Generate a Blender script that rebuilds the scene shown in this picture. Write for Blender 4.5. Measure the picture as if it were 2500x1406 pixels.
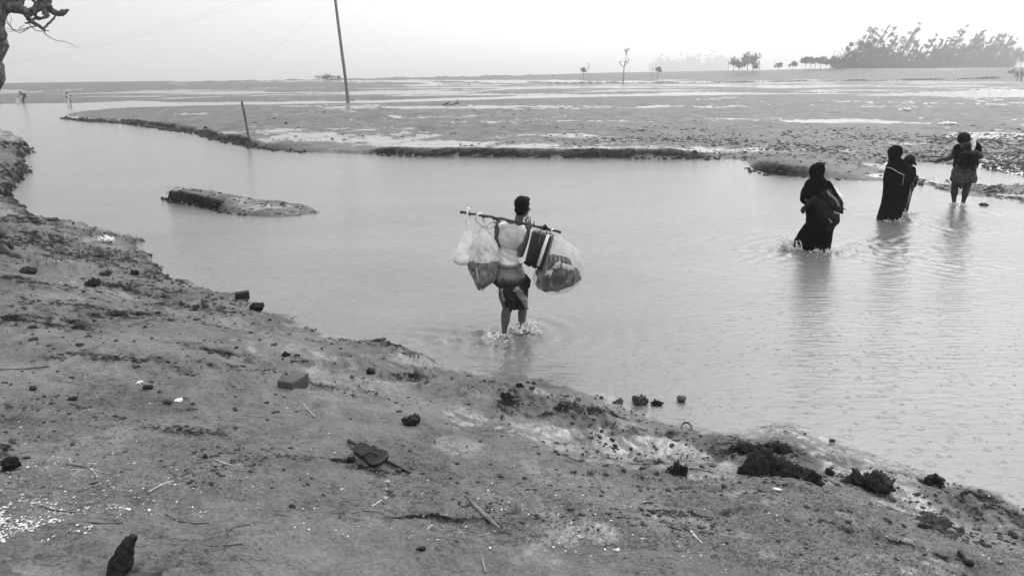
import bpy, bmesh, math, random
import numpy as np
from mathutils import Vector, Matrix, noise as mn
random.seed(7); rng = np.random.default_rng(11)
for o in list(bpy.data.objects): bpy.data.objects.remove(o)
S = bpy.context.scene; COL = S.collection
PI = math.pi
# ------------------------------------------------------------------ camera
FPX, CX, CY, EYE = 1900.0, 1250.0, 703.0, 2.9      # photo is 2500 x 1406 pixels
PITCH = math.atan(516/1900); ROLL = math.radians(0.73)
FW = np.array([0, math.cos(PITCH), -math.sin(PITCH)]); U0 = np.array([0, math.sin(PITCH), math.cos(PITCH)]); X0 = np.array([1.0, 0, 0])
CR = X0*math.cos(ROLL) - U0*math.sin(ROLL); CU = X0*math.sin(ROLL) + U0*math.cos(ROLL)
CAM = np.array([0, 0, EYE])
cd = bpy.data.cameras.new("Camera"); cam = bpy.data.objects.new("Camera", cd); COL.objects.link(cam)
cd.sensor_width = 36; cd.lens = 36*FPX/2500; cd.clip_end = 20000; cd.clip_start = 0.05
M3 = Matrix((CR, CU, -FW)).transposed()
cam.matrix_world = Matrix.Translation(CAM) @ M3.to_4x4()
S.camera = cam
# ------------------------------------------------------------------ sky and light
W = bpy.data.worlds.new("World"); S.world = W; W.use_nodes = True
nt = W.node_tree; nt.nodes.clear(); N = nt.nodes.new; L = nt.links.new
SUN_EL, SUN_AZ = math.radians(38), math.radians(32)     # azimuth clockwise from the view direction
out = N('ShaderNodeOutputWorld'); bg1 = N('ShaderNodeBackground'); bg2 = N('ShaderNodeBackground'); ad = N('ShaderNodeAddShader')
sky = N('ShaderNodeTexSky'); sky.sky_type = 'NISHITA'; sky.sun_disc = False; sky.sun_elevation = SUN_EL; sky.sun_rotation = SUN_AZ
sky.dust_density = 6; sky.air_density = 2
bw = N('ShaderNodeRGBToBW'); L(sky.outputs[0], bw.inputs[0]); L(bw.outputs[0], bg1.inputs[0]); bg1.inputs[1].default_value = 0.05
tc = N('ShaderNodeTexCoord'); dp = N('ShaderNodeVectorMath'); dp.operation = 'DOT_PRODUCT'
gd = Vector((math.sin(math.radians(58)), math.cos(math.radians(58)), 0.12)).normalized(); dp.inputs[1].default_value = gd
L(tc.outputs['Generated'], dp.inputs[0])
mr = N('ShaderNodeMapRange'); mr.interpolation_type = 'SMOOTHSTEP'; mr.inputs[1].default_value = -0.45; mr.inputs[2].default_value = 1.0
mr.inputs[3].default_value = 0.58; mr.inputs[4].default_value = 1.13
L(dp.outputs['Value'], mr.inputs[0])
nz = N('ShaderNodeTexNoise'); nz.inputs['Scale'].default_value = 1.3; nz.inputs['Detail'].default_value = 4; L(tc.outputs['Generated'], nz.inputs['Vector'])
mr2 = N('ShaderNodeMapRange'); mr2.inputs[3].default_value = 0.9; mr2.inputs[4].default_value = 1.1; L(nz.outputs[0], mr2.inputs[0])
mu = N('ShaderNodeMath'); mu.operation = 'MULTIPLY'; L(mr.outputs[0], mu.inputs[0]); L(mr2.outputs[0], mu.inputs[1])
sx = N('ShaderNodeSeparateXYZ'); L(tc.outputs['Generated'], sx.inputs[0])      # an overcast sky is brightest overhead
mz = N('ShaderNodeMapRange'); mz.interpolation_type = 'SMOOTHSTEP'; mz.inputs[1].default_value = .2; mz.inputs[2].default_value = .85; mz.inputs[3].default_value = 1; mz.inputs[4].default_value = 1.9; L(sx.outputs['Z'], mz.inputs[0])
mv = N('ShaderNodeMath'); mv.operation = 'MULTIPLY'; L(mu.outputs[0], mv.inputs[0]); L(mz.outputs[0], mv.inputs[1]); L(mv.outputs[0], bg2.inputs[0]); bg2.inputs[1].default_value = 1.0
L(bg1.outputs[0], ad.inputs[0]); L(bg2.outputs[0], ad.inputs[1]); L(ad.outputs[0], out.inputs[0])
sl = bpy.data.lights.new("Sun", 'SUN'); sl.energy = 0.7; sl.angle = math.radians(38); sl.color = (1, 1, 1)
so = bpy.data.objects.new("Sun", sl); COL.objects.link(so)
sd_ = Vector((math.sin(SUN_AZ)*math.cos(SUN_EL), math.cos(SUN_AZ)*math.cos(SUN_EL), math.sin(SUN_EL)))
so.rotation_euler = sd_.to_track_quat('Z', 'Y').to_euler()
S.view_settings.view_transform = 'Standard'; S.view_settings.look = 'None'; S.view_settings.exposure = 0.0; S.view_settings.gamma = 1
# ------------------------------------------------------------------ projection helpers
def ray(u, v):
    u = np.asarray(u, float); v = np.asarray(v, float)
    d = FW*FPX + (u-CX)[..., None]*CR + (CY-v)[..., None]*CU
    return d/np.linalg.norm(d, axis=-1, keepdims=True)
def onz(u, v, z=0.0):
    d = ray(u, v); t = (z-EYE)/d[..., 2]
    return CAM + d*t[..., None]
# ------------------------------------------------------------------ numpy noise
def _h(i, j, s):
    n = (i.astype(np.int64)*374761393 + j.astype(np.int64)*668265263 + s*1442695041) & 0xffffffff
    n = ((n ^ (n >> 13))*1274126177) & 0xffffffff
    n = ((n ^ (n >> 16))*2246822519) & 0xffffffff
    return ((n ^ (n >> 15)) & 0xffffff)/float(0xffffff)
def vn(x, y, s=0):
    i = np.floor(x); j = np.floor(y); fx = x-i; fy = y-j
    fx = fx*fx*fx*(fx*(fx*6-15)+10); fy = fy*fy*fy*(fy*(fy*6-15)+10)
    i = i.astype(np.int64); j = j.astype(np.int64)
    a = _h(i, j, s); b = _h(i+1, j, s); c = _h(i, j+1, s); d = _h(i+1, j+1, s)
    return (a+(b-a)*fx)*(1-fy) + (c+(d-c)*fx)*fy
def fbm(x, y, o=4, s=0, g=0.5):
    t = 0; a = 1; tot = 0
    for k in range(o):
        c, sn = math.cos(0.7*k+s), math.sin(0.7*k+s)
        t = t + a*(vn((x*c-y*sn)+17.3*k, (x*sn+y*c)-9.1*k, s+k)*2-1); tot += a; a *= g; x = x*2.03; y = y*2.03
    return t/tot
def clods(x, y, s=0, dens=.5, rmin=.15, rmax=.5):
    """rounded lumps of many sizes scattered over the plane (unit cells)"""
    i0 = np.floor(x).astype(np.int64); j0 = np.floor(y).astype(np.int64); best = np.zeros_like(x)
    for di in (-1, 0, 1):
        for dj in (-1, 0, 1):
            i = i0+di; j = j0+dj; a = _h(i, j, s); b = _h(i, j, s+1); c = _h(i, j, s+2); d = _h(i, j, s+3)
            R = (rmin+(rmax-rmin)*c*c)*(c < dens*1.0+0)*1.0+1e-6
            dx, dy = x-i-a, y-j-b; an = d*6.28; st = .55+.45*d
            q = ((dx*np.cos(an)+dy*np.sin(an))**2+((-dx*np.sin(an)+dy*np.cos(an))/st)**2)/(R*R)
            best = np.maximum(best, np.where(c < dens, R*np.sqrt(np.clip(1-q, 0, 1)), 0))
    return best
def sst(a, b, x):
    t = np.clip((x-a)/(b-a), 0, 1); return t*t*(3-2*t)
# ------------------------------------------------------------------ shore outlines (traced on the ground plane, world metres)
def poly(pts, extra_pre=(), extra_post=()):
    P = []; A = []
    for p in extra_pre: P.append(p[:2]); A.append(p[2])
    for p in pts:
        z = p[3] if len(p) > 3 else 0.0
        q = onz(p[0], p[1], z); P.append((q[0], q[1])); A.append(p[2])
    for p in extra_post: P.append(p[:2]); A.append(p[2])
    return np.array(P, float), np.array(A, float)
NEAR = poly([(0,322,.35),(40,332,.35),(66,352,.32),(80,372,.3),(56,392,.3),(74,420,.3),(56,443,.25),(22,463,.2),(27,492,.2),(75,529,.18),(150,549,.15),(205,557,.15),(265,572,.13),(330,590,.13),(345,607,.12),(400,652,.12),(440,682,.1),(500,699,.1),(530,714,.1),(600,729,.1),(640,747,.08),(700,767,.06),(760,792,.05),(820,815,.03),(900,832,.03),(960,842,.05),(1020,857,.06),(1060,872,.05),(1120,892,.04),(1180,907,.04),(1290,916,.03),(1370,927,.03),(1440,947,.03),(1500,967,.03),(1545,990,.02),(1600,1007,.02),(1700,1030,.02),(1780,1048,.02),(1830,1040,.03),(1860,1030,.02),(1920,1034,.02),(1990,1053,.02),(2040,1074,.03),(2122,1098,.02),(2205,1129,.02),(2324,1169,.02),(2412,1195,.02),(2500,1226,.02)],
   [(-70,48,.3)], [(3.6,4.2,.02),(5.5,3.0,.02),(9,1.5,.02),(20,-3,.02),(20,-12,.02),(-70,-12,.02)])
FAR = poly([(132,289,.2),(230,298,.3),(300,301,.3),(380,313,.3),(450,323,.28),(478,326,.1),(482,327,.3),(530,341,.3),(590,354,.28),(620,361,.2),(740,373,.12),(860,377,.1),(930,379,.28),(1000,382,.3),(1200,385,.3),(1500,387,.32),(1640,388,.32),(1690,388,.22),(1740,389,.12),(1790,389,.05),(1815,396,.08),(1822,410,.2),(1850,421,.24),(1900,429,.26),(1980,432,.2),(2060,439,.08),(2110,442,.04),(2150,441,.03),(2200,446,.03),(2260,449,.03),(2290,462,.03),(2340,474,.03),(2420,484,.03),(2500,498,.03)],
   [(-24.8,56.0,.1)], [(40,17,.03),(90,30,.05),(220,110,.1)]+[tuple(onz(u,v)[:2])+(.05,) for u,v in [(2500,229),(2380,232),(2200,231),(1900,231),(1800,233),(1500,237),(1250,242),(1000,250),(850,253),(700,255),(500,258),(300,264),(170,275),(140,283)]])
ISL = poly([(402,486,.25),(408,494,.26),(460,500,.26),(520,512,.2),(545,520,.12),(600,527,.07),(680,530,.04),(730,528,.02),(785,519,.01),(768,507,.02,.03),(740,493,.03,.06),(660,481,.04,.1),(560,469,.06,.16),(480,462,.12,.2),(425,458,.2,.22),(405,470,.25,.2)])
FLAT = poly([(-200,262,.1),(0,254,.1),(200,252,.1),(310,247,.1),(420,249,.15),(600,249,.18),(700,248,.15),(850,247,.15),(1000,243,.15),(1250,235,.1),(1500,230,.1),(1800,226,.1),(1900,228,.1),(2200,228,.1),(2380,222,.1),(2500,221,.1),(2700,214,.1)],
   [(-6000,600,.1)], [(6000,600,.1),(6000,6000,.1),(-6000,6000,.1)])
def sdp(x, y, PA):
    P, A = PA; n = len(P); best = np.full(x.shape, 1e18); att = np.zeros(x.shape); ins = np.zeros(x.shape, bool)
    for k in range(n):
        ax, ay = P[k]; bx, by = P[(k+1) % n]; dx, dy = bx-ax, by-ay
        t = np.clip(((x-ax)*dx+(y-ay)*dy)/(dx*dx+dy*dy+1e-12), 0, 1)
        d = (x-ax-t*dx)**2+(y-ay-t*dy)**2
        m = d < best; best = np.where(m, d, best); att = np.where(m, A[k]+(A[(k+1) % n]-A[k])*t, att)
        if ay != by:
            c = ((ay > y) != (by > y)) & (x < (bx-ax)*(y-ay)/(by-ay)+ax); ins ^= c
    return np.sqrt(best)*np.where(ins, 1, -1), att
# skyline of the far bank: (u, v) at about 330 m
SKY = np.array([(-400,207),(0,204),(200,201.5),(400,199),(424,199.2),(432,201.5),(600,198.5),(780,196),(1000,190.5),(1100,188.5),(1250,186),(1350,182),(1500,178),(1700,174.5),(1850,171.5),(2000,168.5),(2100,167.5),(2250,168),(2500,165),(2900,163)], float)
_d = ray(SKY[:, 0], SKY[:, 1]); SKAZ = np.degrees(np.arctan2(_d[:, 0], _d[:, 1])); SKEL = _d[:, 2]/np.hypot(_d[:, 0], _d[:, 1])
# local humps and hollows on the near bank: u, v, radius m, height m, z guess, stretch
def hump(u, v, r, h, z=0.35, st=1.0, rot=0.0):
    q = onz(u, v, z); return (q[0], q[1], r, h, st, math.radians(rot))
HUMPS = [hump(1150,950,.42,.17,.3,1.3,-20), hump(1250,985,.25,-.07,.3,1.5,-30), hump(960,860,.45,.13,.12,1.8,-15), hump(900,915,.25,.05,.2,2,0), hump(700,905,.6,.06,.25,2.5,-8),
 hump(1400,1010,.35,.10,.2,1.8,-20), hump(1510,1080,.4,-.06,.2,2,-20), hump(1600,1110,.45,-.07,.25,2.2,-15), hump(1450,1130,.3,-.05,.3,2,-10),
 hump(1900,1045,.30,.015,.03,1.8,-20), hump(2010,1100,.35,.01,.05,2.4,-28), hump(1950,1120,.25,-.03,.2,2,-20), hump(2200,1210,.35,-.03,.2,2,-20), hump(2250,1165,.4,.02,.1,2.5,-25),
 hump(250,930,.7,.08,.6,2,-10), hump(450,950,.6,.07,.5,2,-5), hump(150,860,.8,.1,.6,2,-5), hump(560,860,.5,.1,.3,2.4,-12), hump(330,810,.6,.09,.4,2,-10),
 hump(120,620,.9,.12,.5,1.6,-20), hump(300,690,.6,-.06,.4,2,-20), hump(1130,1050,.35,-.04,.3,2,-10), hump(60,680,.6,.12,.7,1.5,0), hump(1640,1150,.2,.08,.3,1,0),
 hump(1860,1115,.3,.06,.2,1.6,-15), hump(1820,1080,.2,.05,.15,2,-10), hump(2330,1240,.5,-.04,.2,2,-20), hump(650,945,.12,-.05,.3,2,0)]
# dark crumbly places of the near bank: (u, v, radius across px, radius down px)
DARKP = [(330,815,170,32,.35),(120,850,120,22,.5),(500,745,110,12,.2),(470,845,90,14,.25),(230,610,120,25,.4),(330,690,90,10,.3),(120,720,110,16,.45),(430,660,60,22,.15),(970,862,60,16,.1),(1000,925,60,10,.2),(1235,1000,45,26,.2),(1330,1025,140,16,.15),(1480,1030,70,14,.1),(1640,1135,60,14,.2),(1860,1120,95,34,.12),(200,950,60,14,.6),(340,975,110,14,.5),(560,935,110,10,.3),(740,925,60,9,.3),(1600,1060,70,12,.12),(1450,1160,90,8,.3),(1980,1175,60,14,.15),(2110,1190,70,20,.12),(2280,1280,60,16,.15),(2200,1350,160,8,.3),(1700,1310,120,8,.35),(2420,1220,80,40,.08),(30,1150,50,20,.8),(700,990,200,14,.35),(430,1130,120,14,.6),(1050,1330,140,10,.7),(900,1240,160,12,.5),(50,400,90,60,.35),(20,350,90,40,.4),(30,440,80,40,.4),(50,520,90,30,.4),(10,580,90,50,.6)]
DKW = []
for (u_, v_, ru_, rv_, z_) in DARKP:
    c_ = onz(u_, v_, z_); a_ = onz(u_+ru_, v_, z_); b_ = onz(u_, v_-rv_, z_); DKW.append((c_[0], c_[1], abs(a_[0]-c_[0]), math.hypot(*(b_-c_)[:2])))
def dark(x, y):
    t = np.zeros_like(x)
    xx = x+.12*fbm(x*2.2, y*2.2, 3, 601); yy = y+.2*fbm(x*2.2+9, y*2.2, 3, 602)
    for (cx_, cy_, rx_, ry_) in DKW: t = np.maximum(t, np.exp(-(((xx-cx_)/rx_)**2+((yy-cy_)/ry_)**2)))
    return t
def H(x, y, full=False, fine=True):
    x = np.asarray(x, float); y = np.asarray(y, float); r = np.hypot(x, y)
    rag = 0.13*fbm(x*1.7, y*1.7, 4, 3)+.09*fbm(x*6, y*6, 4, 6)
    ragf = (0.12*fbm(x*1.3, y*1.3, 5, 4)+0.3*fbm(x*.25, y*.25, 3, 9))*np.clip(r/25, .3, 3)
    s1, c1 = sdp(x, y, NEAR); s2, c2 = sdp(x, y, FAR); s3, c3 = sdp(x, y, ISL); s4, c4 = sdp(x, y, FLAT)
    s1 = s1+rag*np.clip(r/7, .6, 2.0); s3 = s3+rag*.8; s2 = s2+ragf; s4 = s4+ragf*3
    sm = np.maximum(np.maximum(s1, s2), np.maximum(s3, s4))
    under = -0.45*(1-np.exp(np.minimum(sm, 0)/1.2))-0.03*sst(0, -.2, sm)
    lo = lambda s, w: sst(0, w, s)
    crumb = np.abs(fbm(x*6, y*6, 4, 21)); crm2 = np.abs(fbm(x*3.1+4, y*3.1, 5, 22))
    # near bank
    w1 = 0.10+0.1*vn(x*.8, y*.8, 5)+.006*r+.3*sst(.08, .03, c1)
    c1 = .06+(c1-.06)*np.exp(-np.clip(s1, 0, 99)/1.3)
    h1 = c1*lo(s1, w1)*(1+.35*fbm(x*2.5, y*2.5, 3, 8)) + 1.08*(1-np.exp(-(np.clip(s1, 0, 99)/3.1)**1.6))
    rel = .05*fbm(x*.9, y*.9, 3, 31)+.035*fbm(x*2.6, y*2.6, 4, 33)
    hm = np.zeros_like(x)
    for (hx, hy, hr, hh, st, ro) in HUMPS:
        dx, dy = x-hx, y-hy; a = (dx*math.cos(ro)+dy*math.sin(ro))/(hr*st); b = (-dx*math.sin(ro)+dy*math.cos(ro))/hr
        hm += hh*np.exp(-(a*a+b*b)*1.3)
    dk = dark(x, y)
    band = .6*dk+sst(0.0, .25, s1)*sst(2.6, .5, s1)*sst(.42, .62, vn(x*.9+3, y*.9, 41))      # crumbly belt by the water
    blk = vn(x*7.0, y*7.0, 44); blk2 = vn(x*15, y*15, 45)
    wx = x+.05*fbm(x*9, y*9, 2, 48); wy = y+.05*fbm(x*9+5, y*9, 2, 49); gb = np.clip(fbm(x*3, y*3, 3, 46)*1.6+.5, 0, 1)
    clod = band*gb*(.30*clods(wx*4.5, wy*4.5, 301, .6, .1, .5)+.20*clods(wx*9, wy*9, 311, .7, .1, .5))
    patch = sst(.46, .70, vn(x*.55, y*.55, 47))*(.4+.6*gb)
    clod2 = (.7*patch+dk)*(.09*clods(wx*13, wy*13, 321, .55, .1, .5)+.07*clods(wx*28, wy*28, 331, .6, .1, .5)+.02*crm2)
    h1 = h1+(rel+hm+clod+clod2)*lo(s1, .5)+ (.013*(.4-np.abs(fbm(x*11, y*11, 4, 51)))*(.4+.6*gb)+.0025*fbm(x*50, y*50, 3, 52))*lo(s1, .3)
    # pools in the near bank are level
    pool = sst(.16, .30, -rel*4 - hm*5 + .22*fbm(x*.8, y*.8, 3, 61)+.1)*lo(s1, .6)*sst(5, 2, s1)
    h1 = h1-(rel*.4+clod+clod2)*pool*.8
    # far bank
    zone = sst(3, 9, x)*sst(62, 40, r)*(.35+.65*sst(-.3, .3, fbm(x*.12, y*.12, 3, 73)))                     # knobbly ground at right
    pits = fbm(x*.6, y*.6, 4, 71); fine2 = fbm(x*3.3, y*2.2, 4, 72)
    _q = onz(2300, 417); low = np.exp(-(((x-_q[0])/1.5)**2+((y-_q[1])/2.6)**2)**2); shl = sst(9.5, 11.5, x)*sst(26, 20, y)                       # flooded corner near the two men
    h2 = c2*lo(s2, .16+.007*r)*(1-.0*low)+.10*(1-np.exp(-np.clip(s2, 0, 999)/5)) + (.035*pits+.03*fine2*(.3+zone))*lo(s2, .8)
    h2 = h2*(1-.75*shl)+shl*lo(s2, .4)*(.11*fbm(x*1.3, y*1.0, 5, 74)+.012); h2 = h2-low*.3 + lo(s2,1)*zone*(.30*clods(x*2.2, y*2.2, 341, .7, .1, .5)+.26*clods(x*4.4, y*4.4, 351, .6, .1, .5))
    lobe = np.exp(-(((x-onz(1990,418)[0])/4.5)**2+((y-onz(1990,412)[1])/2.6)**2)); h2 = h2+.16*lobe*lo(s2, 1.0)*(1-shl)
    # islet
    h3 = c3*lo(s3, .14)+.03*lo(s3, .8)+(.03*fbm(x*3, y*3, 4, 81)+.07*clods(x*7, y*7, 361, .5, .1, .45))*lo(s3, .35)
    # flats beyond the back channel, rising to the far bank
    az = np.degrees(np.arctan2(x, np.maximum(y, 1e-3))); el = np.interp(az, SKAZ, SKEL)
    rr = 330+25*np.sin(az*.09)
    zs = EYE+el*rr
    up = sst(235, 1, r)*0+sst(0, 1, (r-(rr-75))/75)
    h4 = c4*lo(s4, 2.0)+.06*fbm(x*.05, y*.09, 4, 91)*lo(s4, 6)
    ridge = sst(-13, -19, az)*1.0
    h4 = np.where(r > 200, h4*(1-up)+(zs+.15*fbm(x*.08, y*.08, 3, 92)*(1-sst(380,500,r)) - sst(350, 900, r)*1.2)*up, h4)
    z = np.where(s1 > 0, h1, -9); z = np.maximum(z, np.where(s2 > 0, h2, -9)); z = np.maximum(z, np.where(s3 > 0, h3, -9)); z = np.maximum(z, np.where(s4 > 0, h4, -9))
    z = np.where(sm > 0, z, under)
    if not full: return z
    return z, dict(s1=s1, s2=s2, s3=s3, s4=s4, pool=pool, r=r, az=az, zone=zone, low=low, pits=pits, dk=dk, c1=c1, c2=c2, c3=c3, patch=patch, band=band)
def G(u, v, dz=0.0):
    """point of the ground (or water) seen at photo pixel u, v"""
    d = ray(float(u), float(v)); 
    t = np.geomspace(2.2, 420, 900); p = CAM+d*t[:, None]
    z = np.maximum(HF(p[:, 0], p[:, 1]), 0.0)
    k = np.argmax(p[:, 2] < z); 
    if k == 0: k = len(t)-1
    t2 = np.linspace(t[k-1], t[k], 30); p = CAM+d*t2[:, None]; z = np.maximum(HF(p[:, 0], p[:, 1]), 0.0); k = np.argmax(p[:, 2] < z)
    q = p[k].copy(); q[2] = z[k]+dz; return q
def Hs(x, y): return float(max(HF(x, y), 0))
# ------------------------------------------------------------------ materials
def mat(name, col=.3, rough=.6, spec=.5, var=.0, vscale=8, bump=0, bscale=30, detail=5, metal=0, coat=0, rvar=0, tr=0, stretch=None):
    m = bpy.data.materials.new(name); m.use_nodes = True; t = m.node_tree; b = t.nodes['Principled BSDF']
    b.inputs['Base Color'].default_value = (col, col, col, 1); b.inputs['Roughness'].default_value = rough
    b.inputs['Specular IOR Level'].default_value = spec; b.inputs['Metallic'].default_value = metal; b.inputs['Coat Weight'].default_value = coat
    b.inputs['Transmission Weight'].default_value = tr
    g = t.nodes.new('ShaderNodeNewGeometry'); vec = g.outputs['Position']
    if stretch:
        mp = t.nodes.new('ShaderNodeMapping'); mp.inputs['Scale'].default_value = stretch; t.links.new(vec, mp.inputs[0]); vec = mp.outputs[0]
    if var or rvar:
        n = t.nodes.new('ShaderNodeTexNoise'); n.inputs['Scale'].default_value = vscale; n.inputs['Detail'].default_value = detail; t.links.new(vec, n.inputs['Vector'])
        if var:
            r = t.nodes.new('ShaderNodeMapRange'); r.inputs[1].default_value = .3; r.inputs[2].default_value = .7
            r.inputs[3].default_value = col*(1-var); r.inputs[4].default_value = col*(1+var); t.links.new(n.outputs[0], r.inputs[0]); t.links.new(r.outputs[0], b.inputs['Base Color'])
        if rvar:
            r = t.nodes.new('ShaderNodeMapRange'); r.inputs[1].default_value = .3; r.inputs[2].default_value = .7
            r.inputs[3].default_value = max(.03, rough-rvar); r.inputs[4].default_value = min(1, rough+rvar); t.links.new(n.outputs[0], r.inputs[0]); t.links.new(r.outputs[0], b.inputs['Roughness'])
    if bump:
        n = t.nodes.new('ShaderNodeTexNoise'); n.inputs['Scale'].default_value = bscale; n.inputs['Detail'].default_value = 6; t.links.new(vec, n.inputs['Vector'])
        bp = t.nodes.new('ShaderNodeBump'); bp.inputs['Strength'].default_value = 1; bp.inputs['Distance'].default_value = bump; t.links.new(n.outputs[0], bp.inputs['Height']); t.links.new(bp.outputs[0], b.inputs['Normal'])
    return m
# ------------------------------------------------------------------ object helpers
def tag(o, label=None, cat=None, group=None, kind=None):
    if label: o['label'] = label
    if cat: o['category'] = cat
    if group: o['group'] = group
    if kind: o['kind'] = kind
    return o
def empty(name, loc, label, cat, group=None):
    o = bpy.data.objects.new(name, None); COL.objects.link(o); o.location = loc; o.empty_display_size = .1
    return tag(o, label, cat, group)
def mk(name, V, F, m, parent=None, base=None, smooth=True):
    """one mesh object from world-space vertices"""
    V = np.asarray(V, float).reshape(-1, 3)
    off = np.array(parent['_w']) if parent is not None and '_w' in parent else (np.array(parent.location) if parent is not None else (np.array(base, float) if base is not None else np.array([V[:, 0].mean(), V[:, 1].mean(), V[:, 2].min()])))
    me = bpy.data.meshes.new(name)
    if isinstance(F, np.ndarray):
        n, k = F.shape; me.vertices.add(len(V)); me.vertices.foreach_set('co', (V-off).ravel())
        me.loops.add(n*k); me.loops.foreach_set('vertex_index', F.ravel().astype(np.int32)); me.polygons.add(n); me.polygons.foreach_set('loop_start', np.arange(0, n*k, k, dtype=np.int32))
        me.update(calc_edges=True)
    else: me.from_pydata((V-off).tolist(), [], F); me.update()
    if smooth: me.polygons.foreach_set('use_smooth', [True]*len(me.polygons))
    me.materials.append(m)
    o = bpy.data.objects.new(name, me); COL.objects.link(o)
    if parent is not None: o.parent = parent
    if parent is None: o.location = off
    elif '_w' not in parent.keys() and parent.type == 'MESH': pass
    return o
def sub(name, V, F, m, part, smooth=True):
    """sub-part: parent is a part (a mesh at its thing's origin)"""
    root = part.parent
    V = np.asarray(V, float).reshape(-1, 3); base = np.array(root.location)
    o = mk(name, V, F, m, None, base=base, smooth=smooth); o.location = (0, 0, 0); o.parent = part
    return o
class MB:
    def __init__(s): s.V = []; s.F = []
    def add(s, V, F):
        n = len(s.V); s.V.extend([tuple(p) for p in V]); s.F.extend([tuple(i+n for i in f) for f in F]); return s
    def tube(s, pts, rad, n=8, cap=True, squash=None):
        pts = [np.array(p, float) for p in pts]; m = len(pts)
        if not hasattr(rad, '__len__'): rad = [rad]*m
        V = []; ref = None
        for k, p in enumerate(pts):
            t = pts[min(k+1, m-1)]-pts[max(k-1, 0)]; t = t/(np.linalg.norm(t)+1e-12)
            if ref is None: ref = np.cross(t, [0, 0, 1] if abs(t[2]) < .9 else [0, 1, 0])
            a = ref-t*ref.dot(t); a /= np.linalg.norm(a)+1e-12; ref = a; b = np.cross(t, a)
            for j in range(n):
                an = 2*PI*j/n; V.append(p+rad[k]*(math.cos(an)*a+math.sin(an)*b*(squash or 1)))
        F = [(k*n+j, k*n+(j+1) % n, (k+1)*n+(j+1) % n, (k+1)*n+j) for k in range(m-1) for j in range(n)]
        if cap: F += [tuple(range(n-1, -1, -1)), tuple(range((m-1)*n, m*n))]
        return s.add(V, F)
    def box(s, c, ex, ey, ez, bev=0):
        c = np.array(c, float); ex, ey, ez = [np.array(e, float) for e in (ex, ey, ez)]
        if not bev:
            V = [c+a*ex+b*ey+d*ez for d in (-1, 1) for b in (-1, 1) for a in (-1, 1)]
            return s.add(V, [(0,2,3,1),(4,5,7,6),(0,1,5,4),(2,6,7,3),(0,4,6,2),(1,3,7,5)])
        bm = bmesh.new(); bmesh.ops.create_cube(bm, size=2); L3 = [np.linalg.norm(e) for e in (ex, ey, ez)]
        for v in bm.verts: v.co = Vector((v.co.x*L3[0], v.co.y*L3[1], v.co.z*L3[2]))
        bmesh.ops.bevel(bm, geom=list(bm.edges), offset=bev, segments=2, affect='EDGES', profile=.6)
        u = [e/l for e, l in zip((ex, ey, ez), L3)]; bm.verts.index_update()
        V = [c+v.co.x*u[0]+v.co.y*u[1]+v.co.z*u[2] for v in bm.verts]; F = [tuple(v.index for v in f.verts) for f in bm.faces]; bm.free()
        return s.add(V, F)
    def build(s, name, m, parent=None, base=None, smooth=True): return mk(name, s.V, s.F, m, parent, base, smooth)
def spl(pts, n=6):
    """Catmull-Rom through points (any dimension)"""
    P = np.array(pts, float); Q = []
    for k in range(len(P)-1):
        p0, p1, p2, p3 = P[max(k-1, 0)], P[k], P[k+1], P[min(k+2, len(P)-1)]
        for i in range(n):
            t = i/n; Q.append(.5*((2*p1)+(-p0+p2)*t+(2*p0-5*p1+4*p2-p3)*t*t+(-p0+3*p1-3*p2+p3)*t**3))
    Q.append(P[-1]); return np.array(Q)
_sph = None
def sphere_pts():
    global _sph
    if _sph is None:
        bm = bmesh.new(); bmesh.ops.create_icosphere(bm, subdivisions=2, radius=1); bm.verts.index_update()
        _sph = (np.array([v.co[:] for v in bm.verts]), [tuple(v.index for v in f.verts) for f in bm.faces]); bm.free()
    return _sph
def ell(c, ra, rb, rc, ax=None):
    """ellipsoid closed mesh; ax = 3 unit axes"""
    V, F = sphere_pts(); A = np.eye(3) if ax is None else np.array(ax)
    return (np.array(c)+(V*np.array([ra, rb, rc]))@A, F)
def cap(a, ra, b, rb):
    V, F = sphere_pts(); P = np.vstack([np.array(a)+V*ra, np.array(b)+V*rb])
    bm = bmesh.new(); vs = [bm.verts.new(p) for p in P]; r = bmesh.ops.convex_hull(bm, input=vs)
    junk = [g for g in set(r['geom_interior']+r['geom_unused']) if isinstance(g, bmesh.types.BMVert) and g.is_valid]
    if junk: bmesh.ops.delete(bm, geom=junk, context='VERTS')
    bm.verts.index_update(); V = np.array([v.co[:] for v in bm.verts]); F = [tuple(v.index for v in f.verts) for f in bm.faces]; bm.free()
    return V, F
def chain(pr):
    return [cap(pr[k][0], pr[k][1], pr[k+1][0], pr[k+1][1]) for k in range(len(pr)-1)]
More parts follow.
